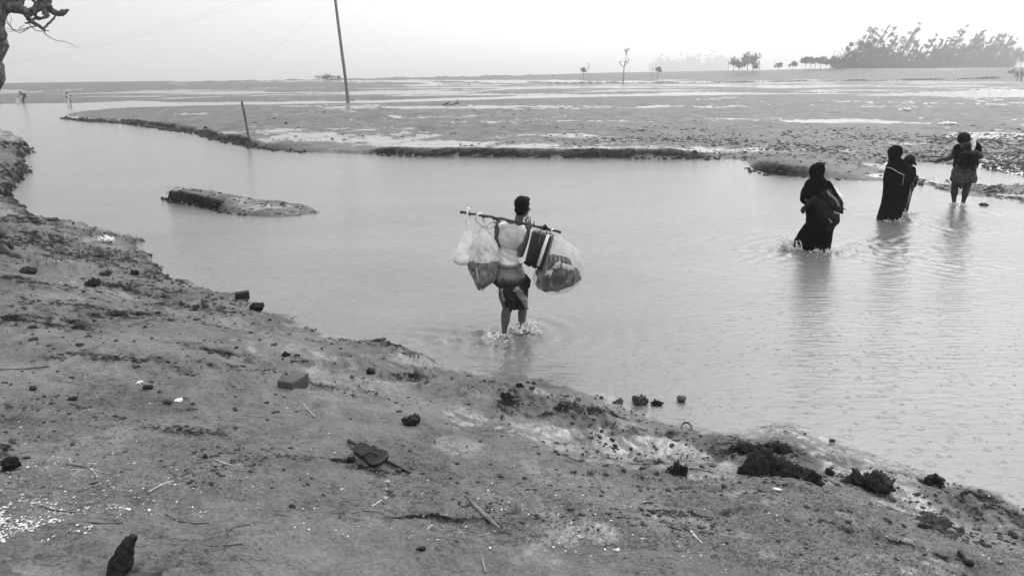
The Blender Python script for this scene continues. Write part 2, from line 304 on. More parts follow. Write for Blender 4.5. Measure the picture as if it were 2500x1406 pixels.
def blob(prims, vox=.01, sm=4, rough=None):
    """union of closed shapes -> one continuous surface"""
    mb = MB()
    for V, F in prims: mb.add(V, F)
    me = bpy.data.meshes.new('tmp'); me.from_pydata([tuple(v) for v in mb.V], [], mb.F); me.update()
    o = bpy.data.objects.new('tmp', me); COL.objects.link(o)
    r = o.modifiers.new('r', 'REMESH'); r.mode = 'VOXEL'; r.voxel_size = vox
    if sm: q = o.modifiers.new('s', 'SMOOTH'); q.iterations = sm; q.factor = .6
    dg = bpy.context.evaluated_depsgraph_get(); e = o.evaluated_get(dg); m2 = e.to_mesh()
    V = np.empty(len(m2.vertices)*3); m2.vertices.foreach_get('co', V); V = V.reshape(-1, 3)
    Nn = np.empty(len(m2.vertices)*3); m2.vertices.foreach_get('normal', Nn); Nn = Nn.reshape(-1, 3)
    F = [tuple(p.vertices) for p in m2.polygons]; e.to_mesh_clear(); bpy.data.objects.remove(o); bpy.data.meshes.remove(me)
    if rough:
        for amp, sc in rough:
            sc3 = sc if hasattr(sc, '__len__') else (sc, sc, sc)
            d = np.array([mn.fractal(Vector((p[0]*sc3[0], p[1]*sc3[1], p[2]*sc3[2])), 1.0, 2.0, 4) for p in V]); V = V+Nn*(d*amp)[:, None]
    return V, F
# ------------------------------------------------------------------ the ground: one sheet from the camera's feet to the horizon
phi = np.concatenate([np.arange(62, 40, -.35), np.arange(40, 7, -.075), np.arange(7, 1.25, -.03)])
rad = 2.1/np.tan(np.radians(phi)); rad = np.concatenate([[.05, .5], rad[rad > .8], rad[-1]*np.exp(np.arange(1, 400)*.0097)]); rad = rad[rad < 5200]
azs = np.concatenate([np.arange(-110, -37, 1.2), np.arange(-37, 37, .075), np.arange(37, 111, 1.2)])
def grid(rad, azs):
    A, R = np.meshgrid(np.radians(azs), rad); X = R*np.sin(A); Y = R*np.cos(A); return X, Y
def gridfaces(nr, na):
    i = np.arange(nr-1)[:, None]*na+np.arange(na-1)[None, :]
    return np.stack([i, i+1, i+na+1, i+na], -1).reshape(-1, 4)[:, ::-1]
X, Y = grid(rad, azs); Z = np.zeros_like(X); WET = np.zeros_like(X); TONE = np.zeros_like(X)
# wet bright areas and dull areas of the far mud, (u, v, ru, rv, amount)
WETS = [(840,335,330,22,.52),(1150,300,200,9,.3),(980,262,260,4,.5),(1000,286,120,5,.5),(480,279,60,3,.8),(1350,330,120,5,.5),(1180,352,260,10,.5),(1650,262,600,4,.7),(2050,296,150,4,.8),(2450,330,200,8,.8),(1500,368,400,10,.45),
 (1950,395,200,10,.15),(2150,350,250,4,.3),(2350,420,260,28,.85),(2440,262,200,6,.5),(1800,213,900,7,.45),(2250,205,500,6,.3),(1500,200,500,2,.5),(2430,232,160,5,.9),(600,226,700,3,.6),(1000,215,600,2,.5),(300,236,300,2,.6),(1150,232,400,3,.6),(2150,199,70,1.2,1),(1640,196,50,1.2,1),(2000,196,60,1,1),(1320,197,120,1.2,1),(1100,197,250,1,.7)]
DRYS = [(420,290,300,14,.8),(1400,310,260,9,.6),(2050,270,560,12,.9),(1350,246,350,6,.8),(1100,318,60,4,.4),(2200,185,700,8,.8),(1300,192,500,4,.6),(300,212,500,6,.5),(1000,239,300,3,.7),(1950,330,350,16,.45),(2100,215,100,2,.8)]
def project(x, y, z):
    p = np.stack([x, y, z-EYE], -1); zc = p@FW; return CX+FPX*(p@CR)/zc, CY-FPX*(p@CU)/zc
CH = 60
for a in range(0, len(rad), CH):
    sl_ = slice(a, a+CH); z, d = H(X[sl_], Y[sl_], full=True); Z[sl_] = z
    x, y = X[sl_], Y[sl_]; r = d['r']
    yy = np.maximum(y, .3)
    u, v = project(x, yy, np.clip(z, 0, 3)); ok = y > 3
    w = np.zeros_like(x)
    n1 = fbm(x*.35, y*.35, 7, 101, .68); n2 = fbm(x*2.2, y*2.2, 6, 103, .65); n3 = fbm(x*.05, y*.05, 7, 105, .7)
    n1 = np.where(r > 90, n3*1.3, n1)
    far = (d['s2'] > 0) | (d['s4'] > 0)
    acc = np.full_like(x, .30)
    for (uu, vv, ru, rv, am) in WETS: acc = acc+am*np.exp(-(((u-uu)/ru)**2+((v-vv)/rv)**2))*ok
    for (uu, vv, ru, rv, am) in DRYS: acc = acc-am*np.exp(-(((u-uu)/ru)**2+((v-vv)/rv)**2))*ok
    wf = sst(.36, .86, acc+.85*n1+.45*n2 - .35*d['zone']*np.clip(n2+.3,0,1))
    wf = wf*np.where(d['s2'] > 0, sst(.0, .6, d['s2']), 1)
    wf = np.where(d['low'] > .5, np.maximum(wf, sst(.09, .02, z)), wf)
    wn = np.maximum(d['pool'], sst(.45, .0, d['s1'])*.8)
    wn = np.maximum(wn, (.85*sst(.2, 2.2, 3.2-d['s1'])+.15)*.85*sst(-.15, .5, n1*.45+.9*n2+.30*sst(3.0, .5, d['s1'])-.12))
    wn = wn*(1-.6*d['band'])
    wi = sst(.1, .5, .25+.8*n2)*sst(.0, .4, d['s3'])
    WET[sl_] = np.where(d['s1'] > 0, wn, np.where(d['s3'] > 0, wi, np.where(far, wf, .9)))
    cut = np.where(d['s2'] > 0, np.exp(-(d['s2']/(.22+.004*r))**2)*sst(.12, .26, d['c2']), 0)+np.where(d['s3'] > 0, np.exp(-(d['s3']/.2)**2)*sst(.1, .2, d['c3']), 0)+np.where(d['s1'] > 0, .7*np.exp(-(d['s1']/.25)**2)*sst(.05, .15, d['c1']), 0)  # shade of steep undercut bank edges, plus wet soil, painted into the tone
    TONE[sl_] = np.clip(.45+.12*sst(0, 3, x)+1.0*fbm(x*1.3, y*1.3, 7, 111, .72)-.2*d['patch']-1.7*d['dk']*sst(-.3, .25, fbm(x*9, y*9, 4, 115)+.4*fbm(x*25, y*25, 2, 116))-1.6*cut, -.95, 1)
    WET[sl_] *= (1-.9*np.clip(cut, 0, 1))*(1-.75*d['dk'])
gm = bpy.data.materials.new('wet_mud'); gm.use_nodes = True
def ground_material(m):
    t = m.node_tree; b = t.nodes['Principled BSDF']; n_ = t.nodes.new; l = t.links.new
    g = n_('ShaderNodeNewGeometry'); P = g.outputs['Position']
    aw = n_('ShaderNodeAttribute'); aw.attribute_name = 'wet'; at = n_('ShaderNodeAttribute'); at.attribute_name = 'tone'
    def noise(sc, det=6, rough=.6, vec=P):
        q = n_('ShaderNodeTexNoise'); q.inputs['Scale'].default_value = sc; q.inputs['Detail'].default_value = det; q.inputs['Roughness'].default_value = rough; l(vec, q.inputs['Vector']); return q.outputs[0]
    def mrange(v, a, b_, c, d, sm=False):
        q = n_('ShaderNodeMapRange'); q.inputs[1].default_value = a; q.inputs[2].default_value = b_; q.inputs[3].default_value = c; q.inputs[4].default_value = d
        if sm: q.interpolation_type = 'SMOOTHSTEP'
        l(v, q.inputs[0]); return q.outputs[0]
    def ma(op, a, c):
        q = n_('ShaderNodeMath'); q.operation = op
        for i, s in enumerate((a, c)):
            if isinstance(s, (int, float)): q.inputs[i].default_value = s
            else: l(s, q.inputs[i])
        return q.outputs[0]
    nA = noise(9); nB = noise(55); nC = noise(2.2); nD = noise(160, 3)
    w = mrange(ma('ADD', aw.outputs['Fac'], mrange(nA, .25, .75, -.28, .28)), .25, .75, 0, 1, True)
    vo = n_('ShaderNodeTexVoronoi'); vo.inputs['Scale'].default_value = 26; l(P, vo.inputs['Vector'])
    col = ma('ADD', mrange(nC, .3, .7, -.018, .025), ma('ADD', mrange(nA, .3, .7, -.02, .02), mrange(nB, .3, .7, -.042, .042)))
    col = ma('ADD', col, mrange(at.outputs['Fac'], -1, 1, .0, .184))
    sepn = n_('ShaderNodeSeparateXYZ'); l(P, sepn.inputs[0])
    mpc = n_('ShaderNodeMapping'); mpc.inputs['Scale'].default_value = (5, 13, 8); mpc.inputs['Rotation'].default_value = (0, 0, .35); l(P, mpc.inputs[0])
    cr = ma('ABSOLUTE', ma('SUBTRACT', noise(1.0, 7, .62, mpc.outputs[0]), .5), 0); crk = ma('MULTIPLY', mrange(cr, 0, .035, -.075, 0, True), mrange(nC, .42, .6, 0, 1, True))
    col = ma('ADD', ma('ADD', col, crk), mrange(nD, .3, .7, -.022, .022))
    far_dark = mrange(sepn.outputs['Y'], 15, 200, 0, -.03); col = ma('ADD', col, far_dark)  # far mud colour darkened with distance to offset haze and gloss
    colw = mrange(w, 0, 1, 1.04, .88); col = ma('MULTIPLY', col, colw)
    col = ma('MAXIMUM', col, .012)
    l(col, b.inputs['Base Color'])
    rg = ma('ADD', mrange(w, 0, 1, .58, .17), mrange(nB, .3, .7, -.10, .10)); rg = ma('MAXIMUM', rg, .08); l(rg, b.inputs['Roughness'])
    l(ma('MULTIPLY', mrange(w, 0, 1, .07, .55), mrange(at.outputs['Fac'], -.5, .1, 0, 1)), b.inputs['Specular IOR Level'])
    b1 = n_('ShaderNodeBump'); b1.inputs['Distance'].default_value = .022; l(nA, b1.inputs['Height']); l(mrange(w, 0, 1, .9, .12), b1.inputs['Strength'])
    b2 = n_('ShaderNodeBump'); b2.inputs['Distance'].default_value = .010; l(nB, b2.inputs['Height']); l(mrange(w, 0, 1, 1, .15), b2.inputs['Strength']); l(b1.outputs[0], b2.inputs['Normal'])
    b3 = n_('ShaderNodeBump'); b3.inputs['Distance'].default_value = .002; l(nD, b3.inputs['Height']); l(mrange(w, 0, 1, 1, .1), b3.inputs['Strength']); l(b2.outputs[0], b3.inputs['Normal'])
    l(b3.outputs[0], b.inputs['Normal'])
ground_material(gm)
def addattr(o, name, arr):
    a = o.data.attributes.new(name, 'FLOAT', 'POINT'); a.data.foreach_set('value', arr.ravel().astype(np.float32))
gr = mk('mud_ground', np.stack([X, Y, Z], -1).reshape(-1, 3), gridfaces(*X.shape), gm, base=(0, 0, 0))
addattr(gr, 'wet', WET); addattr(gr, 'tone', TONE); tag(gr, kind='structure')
GZ, GR, GA = Z.copy(), rad.copy(), azs.copy()
def HF(x, y):
    """height of the built ground sheet (bilinear in its own grid)"""
    x = np.asarray(x, float); y = np.asarray(y, float); r = np.hypot(x, y); a = np.degrees(np.arctan2(x, y))
    i = np.clip(np.searchsorted(GR, r)-1, 0, len(GR)-2); j = np.clip(np.searchsorted(GA, a)-1, 0, len(GA)-2)
    fr = np.clip((r-GR[i])/(GR[i+1]-GR[i]), 0, 1); fa = np.clip((a-GA[j])/(GA[j+1]-GA[j]), 0, 1)
    return (GZ[i, j]*(1-fr)+GZ[i+1, j]*fr)*(1-fa)+(GZ[i, j+1]*(1-fr)+GZ[i+1, j+1]*fr)*fa
# ------------------------------------------------------------------ water: rippled sheet at z = 0
FEET = {}   # name: world point
for k, (u, v) in dict(mL=(1232,817), mR=(1272,803), w1=(2005,609), w1b=(1946,612), w2=(2172,535), ch=(2206,518), m3L=(2329,497), m3R=(2352,499), f1=(58,253), f2=(172,258)).items(): FEET[k] = onz(u, v)
phi = np.arange(42, .62, -.07); wr = 2.9/np.tan(np.radians(phi)); wr = np.concatenate([[2.2, 2.7, 3.0], wr[wr > 3.1], wr[-1]*np.exp(np.arange(1, 40)*.03)]); wr = wr[wr < 450]
wa = np.concatenate([np.arange(-110, -37, 1.5), np.arange(-37, 37, .1), np.arange(37, 111, 1.5)])
X, Y = grid(wr, wa); R = np.hypot(X, Y); Z = .0022*fbm(X*2.2, Y*5, 4, 201)*sst(60, 10, R)
FOAM = np.zeros_like(X)
def ripple(p, amp, rmax, lam, skew=0, ph=0):
    global Z
    dx, dy = X-p[0], Y-p[1]; d = np.hypot(dx, dy)+1e-6
    w = amp*np.exp(-d/rmax)*sst(.0, .1, d)*np.sin(d/lam*2*PI+ph+1.4*fbm(X*1.2, Y*1.2, 2, 207))*(1+.6*fbm(X*1.5, Y*1.5, 2, 205))
    Z = Z+w*.65
def trail(p, ang, length, width, amp):
    """churned wake stretching from p in direction ang (radians, 0 = +X)"""
    global Z
    dx, dy = X-p[0], Y-p[1]; a = dx*math.cos(ang)+dy*math.sin(ang); b = -dx*math.sin(ang)+dy*math.cos(ang)
    m = sst(-.1, .25, a)*sst(length, length*.3, a)*np.exp(-(b/(width*(.4+a.clip(0)/length)))**2)
    Z = Z+amp*m*(fbm(X*7, Y*7, 4, 211)+.5*np.sin(np.abs(b)*22-a*9))
    return m
for k, a, rm, lam in (('mL',.012,.7,.26),('mR',.010,.55,.24),('w1',.014,.9,.35),('w1b',.014,.8,.3),('w2',.012,.9,.36),('ch',.01,.6,.3),('m3L',.008,.8,.4),('m3R',.008,.8,.4),('f1',.02,2.2,1.2),('f2',.02,2.2,1.2)): ripple(FEET[k], a, rm, lam)
trail(FEET['mL'], math.radians(188), 1.6, .5, .022); trail(FEET['mL'], math.radians(250), 1.2, .6, .016); trail(FEET['mR'], math.radians(215), 1.0, .4, .02)
trail(FEET['w1b'], math.radians(200), 1.6, .6, .03); trail(FEET['w1'], math.radians(-30), 3.2, 1.0, .025); trail(FEET['w2'], math.radians(-60), 2.6, .9, .022); trail(FEET['w1'], math.radians(20), 3.0, .7, .02); trail(FEET['m3L'], math.radians(-80), 2.5, .8, .012)
wm = bpy.data.materials.new('muddy_water'); wm.use_nodes = True
def water_material(m):
    t = m.node_tree; b = t.nodes['Principled BSDF']; n_ = t.nodes.new; l = t.links.new
    g = n_('ShaderNodeNewGeometry'); P = g.outputs['Position']
    def mp(sx, sy, sz=1, rot=0):
        q = n_('ShaderNodeMapping'); q.inputs['Scale'].default_value = (sx, sy, sz); q.inputs['Rotation'].default_value = (0, 0, rot); l(P, q.inputs[0]); return q.outputs[0]
    def noise(sc, det, vec): 
        q = n_('ShaderNodeTexNoise'); q.inputs['Scale'].default_value = sc; q.inputs['Detail'].default_value = det; l(vec, q.inputs['Vector']); return q.outputs[0]
    def mrange(v, a, b_, c, d, sm=False):
        q = n_('ShaderNodeMapRange'); q.inputs[1].default_value = a; q.inputs[2].default_value = b_; q.inputs[3].default_value = c; q.inputs[4].default_value = d
        if sm: q.interpolation_type = 'SMOOTHSTEP'
        l(v, q.inputs[0]); return q.outputs[0]
    def ma(op, a, c):
        q = n_('ShaderNodeMath'); q.operation = op
        for i, s in enumerate((a, c)):
            if isinstance(s, (int, float)): q.inputs[i].default_value = s
            elif s is not None: l(s, q.inputs[i])
        return q.outputs[0]
    b.inputs['Base Color'].default_value = (.30, .30, .30, 1); b.inputs['IOR'].default_value = 1.33
    c = noise(.35, 4, mp(.6, 1.4)); l(mrange(c, .3, .7, .135, .18), b.inputs['Base Color'])
    b.inputs['Roughness'].default_value = .14
    # wind ripples
    n1 = noise(5.0, 5, mp(.8, 2.6, 1, .12)); n2 = noise(22, 3, mp(.9, 1.8, 1, -.1))
    # rain rings: each cell of two voronoi fields carries one ring of its own size
    def rings(sc, off):
        q = n_('ShaderNodeTexVoronoi'); q.voronoi_dimensions = '2D'; q.inputs['Scale'].default_value = sc; q.inputs['Randomness'].default_value = 1
        v = n_('ShaderNodeVectorMath'); v.operation = 'ADD'; v.inputs[1].default_value = (off, off*1.7, 0); l(P, v.inputs[0]); l(v.outputs[0], q.inputs['Vector'])
        sp = n_('ShaderNodeSeparateColor'); l(q.outputs['Color'], sp.inputs[0])
        rad_ = mrange(sp.outputs[0], 0, 1, .04, .26); d = q.outputs['Distance']
        x = ma('DIVIDE', ma('SUBTRACT', d, rad_), .035)
        env = ma('POWER', 2.718, ma('MULTIPLY', ma('MULTIPLY', x, x), -.45))
        wv = ma('MULTIPLY', ma('COSINE', ma('MULTIPLY', x, 2.6), None), env)
        on = mrange(sp.outputs[1], .60, .66, 0, 1); amp = ma('MULTIPLY', on, mrange(sp.outputs[0], 0, 1, 1.2, .35))
        return ma('MULTIPLY', wv, amp)
    rg = ma('ADD', rings(4.6, 0), rings(8.5, 13.7))
    b1 = n_('ShaderNodeBump'); b1.inputs['Distance'].default_value = .015; b1.inputs['Strength'].default_value = .8; l(n1, b1.inputs['Height'])
    b2 = n_('ShaderNodeBump'); b2.inputs['Distance'].default_value = .005; b2.inputs['Strength'].default_value = .9; l(n2, b2.inputs['Height']); l(b1.outputs[0], b2.inputs['Normal'])
    b3 = n_('ShaderNodeBump'); b3.inputs['Distance'].default_value = .0028; b3.inputs['Strength'].default_value = .6; l(rg, b3.inputs['Height']); l(b2.outputs[0], b3.inputs['Normal'])
    l(b3.outputs[0], b.inputs['Normal'])
water_material(wm)
wt = mk('water', np.stack([X, Y, Z], -1).reshape(-1, 3), gridfaces(*X.shape), wm, base=(0, 0, 0)); tag(wt, kind='structure')
# ------------------------------------------------------------------ haze
def haze():
    m = bpy.data.materials.new('haze_air'); m.use_nodes = True; t = m.node_tree; t.nodes.clear()
    o = t.nodes.new('ShaderNodeOutputMaterial'); v = t.nodes.new('ShaderNodeVolumePrincipled'); v.inputs['Color'].default_value = (1, 1, 1, 1)
    v.inputs['Density'].default_value = .0011; v.inputs['Anisotropy'].default_value = .45; t.links.new(v.outputs[0], o.inputs['Volume'])
    b = MB(); b.box((0, 0, 14.25), (5600, 0, 0), (0, 5600, 0), (0, 0, 16.25)); ob = b.build('haze', m, base=(0, 0, 0), smooth=False); tag(ob, kind='stuff')
    return ob
haze()
# ------------------------------------------------------------------ shared materials
M = dict(
 skin=mat('dark_skin', .085, .42, .5, .25, 12, .001, 150), skin2=mat('backlit_skin', .018, .5, .4, .3, 10), hair=mat('black_hair', .005, .7, .1, .3, 60, .003, 120),  # second skin is a darker copy, backlight shade put into its colour
 shirt=mat('wet_white_shirt', .50, .7, .3, .28, 7, .004, 22), shirt2=mat('grey_top', .05, .8, .2, .3, 9), robe=mat('black_robe', .0025, .9, .04, .3, 12, .003, 30), robe2=mat('dark_patterned_cloth', .010, .8, .2, .9, 40, .003, 40),
 lungi=mat('grey_wet_lungi', .22, .75, .25, .35, 9, .004, 30), lungid=mat('dark_soaked_lungi', .018, .7, .3, .4, 14, .004, 35), check=mat('checked_lungi', .12, .8, .2, .7, 28, .004, 40),
 bark=mat('pole_bark', .06, .7, .3, .8, 14, .004, 60), plastic=mat('white_plastic', .80, .35, .5, .15, 12, .004, 30), sack=mat('woven_sack', .62, .75, .3, .22, 10, .003, 90), sackd=mat('stained_sack', .20, .7, .3, .5, 16, .004, 60),
 black=mat('black_leatherette', .012, .38, .5, .3, 30, .001, 90), trim=mat('white_trim', .75, .35), cloth_l=mat('light_cloth', .55, .8, .2, .25, 20, .003, 40), cloth_d=mat('dark_cloth', .012, .8, .2, .5, 18, .004, 40),
 wood=mat('weathered_wood', .14, .75, .3, .45, 9, .006, 30, stretch=(1, 1, .2)), woodd=mat('dark_wet_wood', .02, .5, .4, .5, 20, .006, 40), dead=mat('dead_bark', .085, .8, .3, .85, 16, .012, 35), straw=mat('pale_straw', .38, .7, .3, .35, 30, .002, 80),
 clod=mat('black_wet_clod', .014, .7, .2, .6, 30, .004, 60), clodf=mat('far_clod', .035, .75, .2, .6, 6, .01, 12), clodm=mat('brown_clod', .05, .7, .25, .5, 25, .004, 60), brick=mat('wet_brick', .05, .6, .4, .4, 30, .002, 80), foam=None, leaf=mat('tree_foliage', .045, .7, .2, .5, 2), trunk=mat('tree_trunk', .05, .9, .2, .4, 3),
 wire=mat('steel_wire', .25, .5), rubber=mat('black_rubber', .012, .45, .5, .3, 60), shell=mat('white_shell', .5, .5, .5, .6, 90), grass=mat('dark_grass', .035, .8, .2, .6, 30), litter=mat('dark_litter', .022, .75, .25, .7, 30), tile=mat('roofing', .12, .7))
def foam_mat():
    m = bpy.data.materials.new('splash_foam'); m.use_nodes = True; t = m.node_tree; b = t.nodes['Principled BSDF']
    b.inputs['Base Color'].default_value = (.86, .86, .86, 1); b.inputs['Roughness'].default_value = .12; b.inputs['IOR'].default_value = 1.33
    b.inputs['Roughness'].default_value = .35; b.inputs['Transmission Weight'].default_value = .15; b.inputs['Alpha'].default_value = .9; return m
M['foam'] = foam_mat()
# ------------------------------------------------------------------ figure frame: pixels of the photo on an upright plane through the feet
class Fig:
    def __init__(s, u, v, z=0.0, name='person'):
        s.b = onz(float(u), float(v), z); d = np.array([s.b[0], s.b[1], 0.0]); s.D = np.linalg.norm(d); s.n = d/s.D
        s.e = np.array([s.n[1], -s.n[0], 0.0]); s.s = math.hypot(s.D, EYE-z)/FPX*.985; s.up = np.array([0, 0, 1.0])
    def P(s, u, v, d=0.0):
        r = ray(float(u), float(v)); t = (s.D+d)/(r@s.n); return CAM+r*t
    def C(s, *pts):
        """chain of (u, v, depth, radius in photo px)"""
        return chain([(s.P(p[0], p[1], p[2]), p[3]*s.s) for p in pts])
    def E(s, u, v, d, a, b, c, rot=0):
        """ellipsoid half sizes: a across px, b deep metres, c high px; rot in the picture plane"""
        cr, sr = math.cos(math.radians(rot)), math.sin(math.radians(rot))
        e = s.e*cr+s.up*sr; up = -s.e*sr+s.up*cr
        return [ell(s.P(u, v, d), a*s.s, b, c*s.s, [e, s.n, up])]
    def loft(s, secs, n=72, pleat=None, capb=True, tilt=0, sm=5):
        """sections (u_left, u_right, v, depth offset, half depth m); pleat(t, angle) -> factor"""
        Q = spl(secs, sm); V = []; m = len(Q)
        for k, (ul, ur, v, d, hd) in enumerate(Q):
            t = k/(m-1); c = s.P((ul+ur)/2, v, d); a = (ur-ul)/2*s.s
            for j in range(n):
                an = 2*PI*j/n; f = 1+(pleat(t, an) if pleat else 0)
                V.append(c+s.e*a*f*math.cos(an)+s.n*hd*f*math.sin(an)+s.up*tilt*a*math.cos(an))
        F = [(k*n+j, k*n+(j+1) % n, (k+1)*n+(j+1) % n, (k+1)*n+j) for k in range(m-1) for j in range(n)]
        F += [tuple(range(n-1, -1, -1))]+([tuple(range((m-1)*n, m*n))] if capb else [])
        return np.array(V), F
def crumple(V, f, amp):
    V = np.array(V)
    for i in range(len(V)):
        p = Vector(V[i]); a = mn.fractal(Vector((p.x*9, p.y*9, p.z*5)), 1, 2, 3)*amp+abs(mn.noise(Vector((p.x*22, p.y*22, p.z*14))))*amp*.6; V[i] = V[i]+f.n*a*-1+f.e*mn.noise(p*8+Vector((5, 0, 0)))*amp*.8+f.up*mn.noise(p*7)*amp*.6
    return V
def unit(v): v = np.array(v, float); return v/(np.linalg.norm(v)+1e-12)
def head_prims(c, fwd, up=(0, 0, 1), k=1.0):
    f = unit(fwd); u = unit(np.array(up)-f*np.dot(up, f)); sd = np.cross(f, u); A = [sd, f, u]; c = np.array(c, float)
    q = lambda a, b, d: c+(sd*a+f*b+u*d)*k
    pr = [ell(q(0, -.012, .025), .074*k, .094*k, .086*k, A), ell(q(0, .028, -.045), .056*k, .062*k, .068*k, A), ell(q(0, .07, -.088), .024*k, .02*k, .018*k, A), ell(q(0, .072, .042), .05*k, .02*k, .03*k, A)]
    pr += [cap(q(0, .088, .012), .009*k, q(0, .108, -.026), .014*k), cap(q(-.02, .09, -.06), .007*k, q(.02, .09, -.06), .007*k), cap(q(-.018, .088, -.071), .008*k, q(.018, .088, -.071), .008*k)]
    for s_ in (-1, 1): pr += [ell(q(s_*.076, -.002, -.005), .009*k, .018*k, .032*k, A), ell(q(s_*.045, .062, -.02), .022*k, .02*k, .02*k, A), ell(q(s_*.03, .082, .03), .022*k, .01*k, .006*k, A)]
    return pr, q, A
def face_bits(q, A, k, body):
    for s_ in (-1, 1):
        V, F = ell(q(s_*.031, .078, .012), .013*k, .008*k, .008*k, A); sub('eye', V, F, M['trim'], body)
def hair_prims(q, A, k=1.0, vol=1.0):
    return [ell(q(0, -.022, .040), .083*k*vol, .098*k*vol, .088*k*vol, A), ell(q(0, -.055, -.03), .066*k, .05*k, .06*k, A), ell(q(0, .05, .082), .062*k, .045*k, .034*k, A), ell(q(.06, -.015, 0), .02*k, .03*k, .045*k, A), ell(q(-.06, -.015, 0), .02*k, .03*k, .045*k, A)]
def grip(c, axis, palm, k=1.0, pr=.017, sgn=1, fr=.0085, thumb=1):
    """fist closed round a bar: palm on one side, four fingers wrapping over, thumb the other way"""
    ax = unit(axis); p = unit(np.array(palm)-ax*np.dot(palm, ax)); t = np.cross(ax, p)*sgn; R = (pr+fr*.8); out = []; c = np.array(c, float)
    at = lambda ang, off, rr=R: c+ax*off+(p*math.cos(ang)+t*math.sin(ang))*rr
    out += [ell(c+p*(pr+.016*k), .040*k, .017*k, .036*k, [ax, p, t])]
    for i, (off, L_) in enumerate(((-.031, 2.8), (-.010, 3.1), (.011, 3.0), (.031, 2.5))):
        pts = [(at(.35+L_*q_/5, off*k, R*(1.12 if q_ == 2 else 1)), fr*k*(1-.05*q_)) for q_ in range(6)]; out += chain(pts)
    out += chain([(at(-.5, thumb*.036*k, R+.012), .011*k), (at(-1.3, thumb*.044*k, R+.004), .0095*k), (at(-2.1, thumb*.030*k, R), .0085*k)])
    return out
def open_hand(w, d, nrm, k=1.0, thumb=1, curl=.35, fr=.0078, spread=.16):
    """palm and five separate bent fingers; w wrist, d towards the fingertips, nrm out of the palm"""
    d = unit(d); nrm = unit(np.array(nrm)-d*np.dot(nrm, d)); sd = np.cross(d, nrm)*thumb; w = np.array(w, float)
    out = [ell(w+d*.048*k, .040*k, .050*k, .015*k, [sd, d, nrm])]+chain([(w, .022*k), (w+d*.03*k, .024*k)])
    for i, (off, L_) in enumerate(((.030, .072), (.010, .082), (-.010, .077), (-.029, .060))):
        p = w+d*.085*k+sd*off*k; a = 0; pts = [(w+d*.05*k+sd*off*.8*k, fr*k), (p, fr*k*1.05)]
        dd = unit(d+sd*off*spread*20)
        for g in (.45, .32, .23):
            a += curl; v_ = dd*math.cos(a)+nrm*math.sin(a); p = p+v_*L_*g*k; pts.append((p, fr*k*(.95-.1*g)))
        out += chain(pts)
    p = w+d*.03*k+sd*.032*k; out += chain([(p, .012*k), (p+(d*.55+sd*.7+nrm*.3)*.035*k, .0105*k), (p+(d*.85+sd*.75+nrm*.5)*.06*k, .009*k)])
    return out
def foot(h, toe, k=1.0):
    h = np.array(h, float); t = unit([toe[0], toe[1], 0]); sd = np.array([t[1], -t[0], 0]); a = [(h, .035*k), (h+t*.10*k-[0, 0, .02*k], .030*k), (h+t*.17*k-[0, 0, .035*k], .022*k)]
    out = chain(a)
    for i in range(5): b = h+t*.165*k+sd*(i-2)*.016*k-np.array([0, 0, .036*k]); out += [cap(b, .012*k, b+t*(.045-.006*abs(i-1))*k, .009*k)]
    return out
# ------------------------------------------------------------------ the carrier in the middle
f = Fig(1234, 817)
man = empty('person', tuple(f.b), 'young man in wet white shirt carrying loads on a shoulder pole through shallow water', 'person')
poleA, poleB = f.P(1123.6, 518, -.10), f.P(1369.5, 567.5, -.10); pax = unit(poleB-poleA)
pole_at = lambda u: poleA+(poleB-poleA)*((u-1123.6)/(1369.5-1123.6))
hd, q, A = head_prims(f.P(1276, 506, .0), f.n*.86+f.e*.5+np.array([0, 0, -.08]), k=1.03)
lh, rh = pole_at(1211), pole_at(1287)
body = hd + f.C((1264,548,0,11),(1270,524,0,10.5)) + f.E(1247,580,0,29,.10,36,-4) + f.E(1242,625,0,24,.088,32) + f.E(1246,675,0,31,.11,32)
body += f.C((1226,555,0,10),(1247,549,0,12),(1274,562,0,11))
body += f.C((1224,558,0,10.5),(1216,582,.02,9),(1213,604,.03,7.6)) + chain([(f.P(1213,604,.03),7.4*f.s),(f.P(1213.5,575,-.02),7.2*f.s),(lh-[0,0,.055]+f.n*.02,5.2*f.s),(lh-np.array([0,0,.03])+f.n*.02,.026)])
body += grip(lh, pax, [0,0,-1]-f.n*.1, sgn=1, k=1.05, pr=.015)
body += f.C((1275,562,0,11),(1273,592,-.03,9.8),(1271,621,-.07,8.2))
wr = f.P(1290.5,562,-.13)
body += chain([(f.P(1271,621,-.07),7.6*f.s),(f.P(1280,600,-.10),6.6*f.s),(f.P(1286.5,580,-.12),5.8*f.s),(wr,4.8*f.s)])
body += open_hand(wr, unit(f.P(1288,537,-.15)-wr), f.n, thumb=-1, curl=.22, k=.98)
# legs
body += f.C((1234,690,0,18),(1232,722,-.01,15.5),(1238,750,-.03,11.5),(1235,768,-.01,12.6),(1234,782,.0,11.4),(1231.5,800,.02,7.4),(1231,815,.02,6.2),(1231,835,.03,6.6)) + foot(f.P(1231,838,.05), f.n)
body += f.C((1260,690,0,18),(1268,722,.07,15.5),(1276,748,.13,11.2),(1275,766,.14,11.6),(1274,782,.16,9.8),(1271.5,796,.2,6.6),(1271,806,.21,6),(1270,825,.24,6)) + foot(f.P(1271,826,.26), f.n)
V, F = blob(body, .0065, 3); bd = mk('body', V, F, M['skin'], man); face_bits(q, A, 1.03, bd)
V, F = blob(hair_prims(q, A, 1.03), .007, 3, [(.006, 60)]); mk('hair', V, F, M['hair'], man)
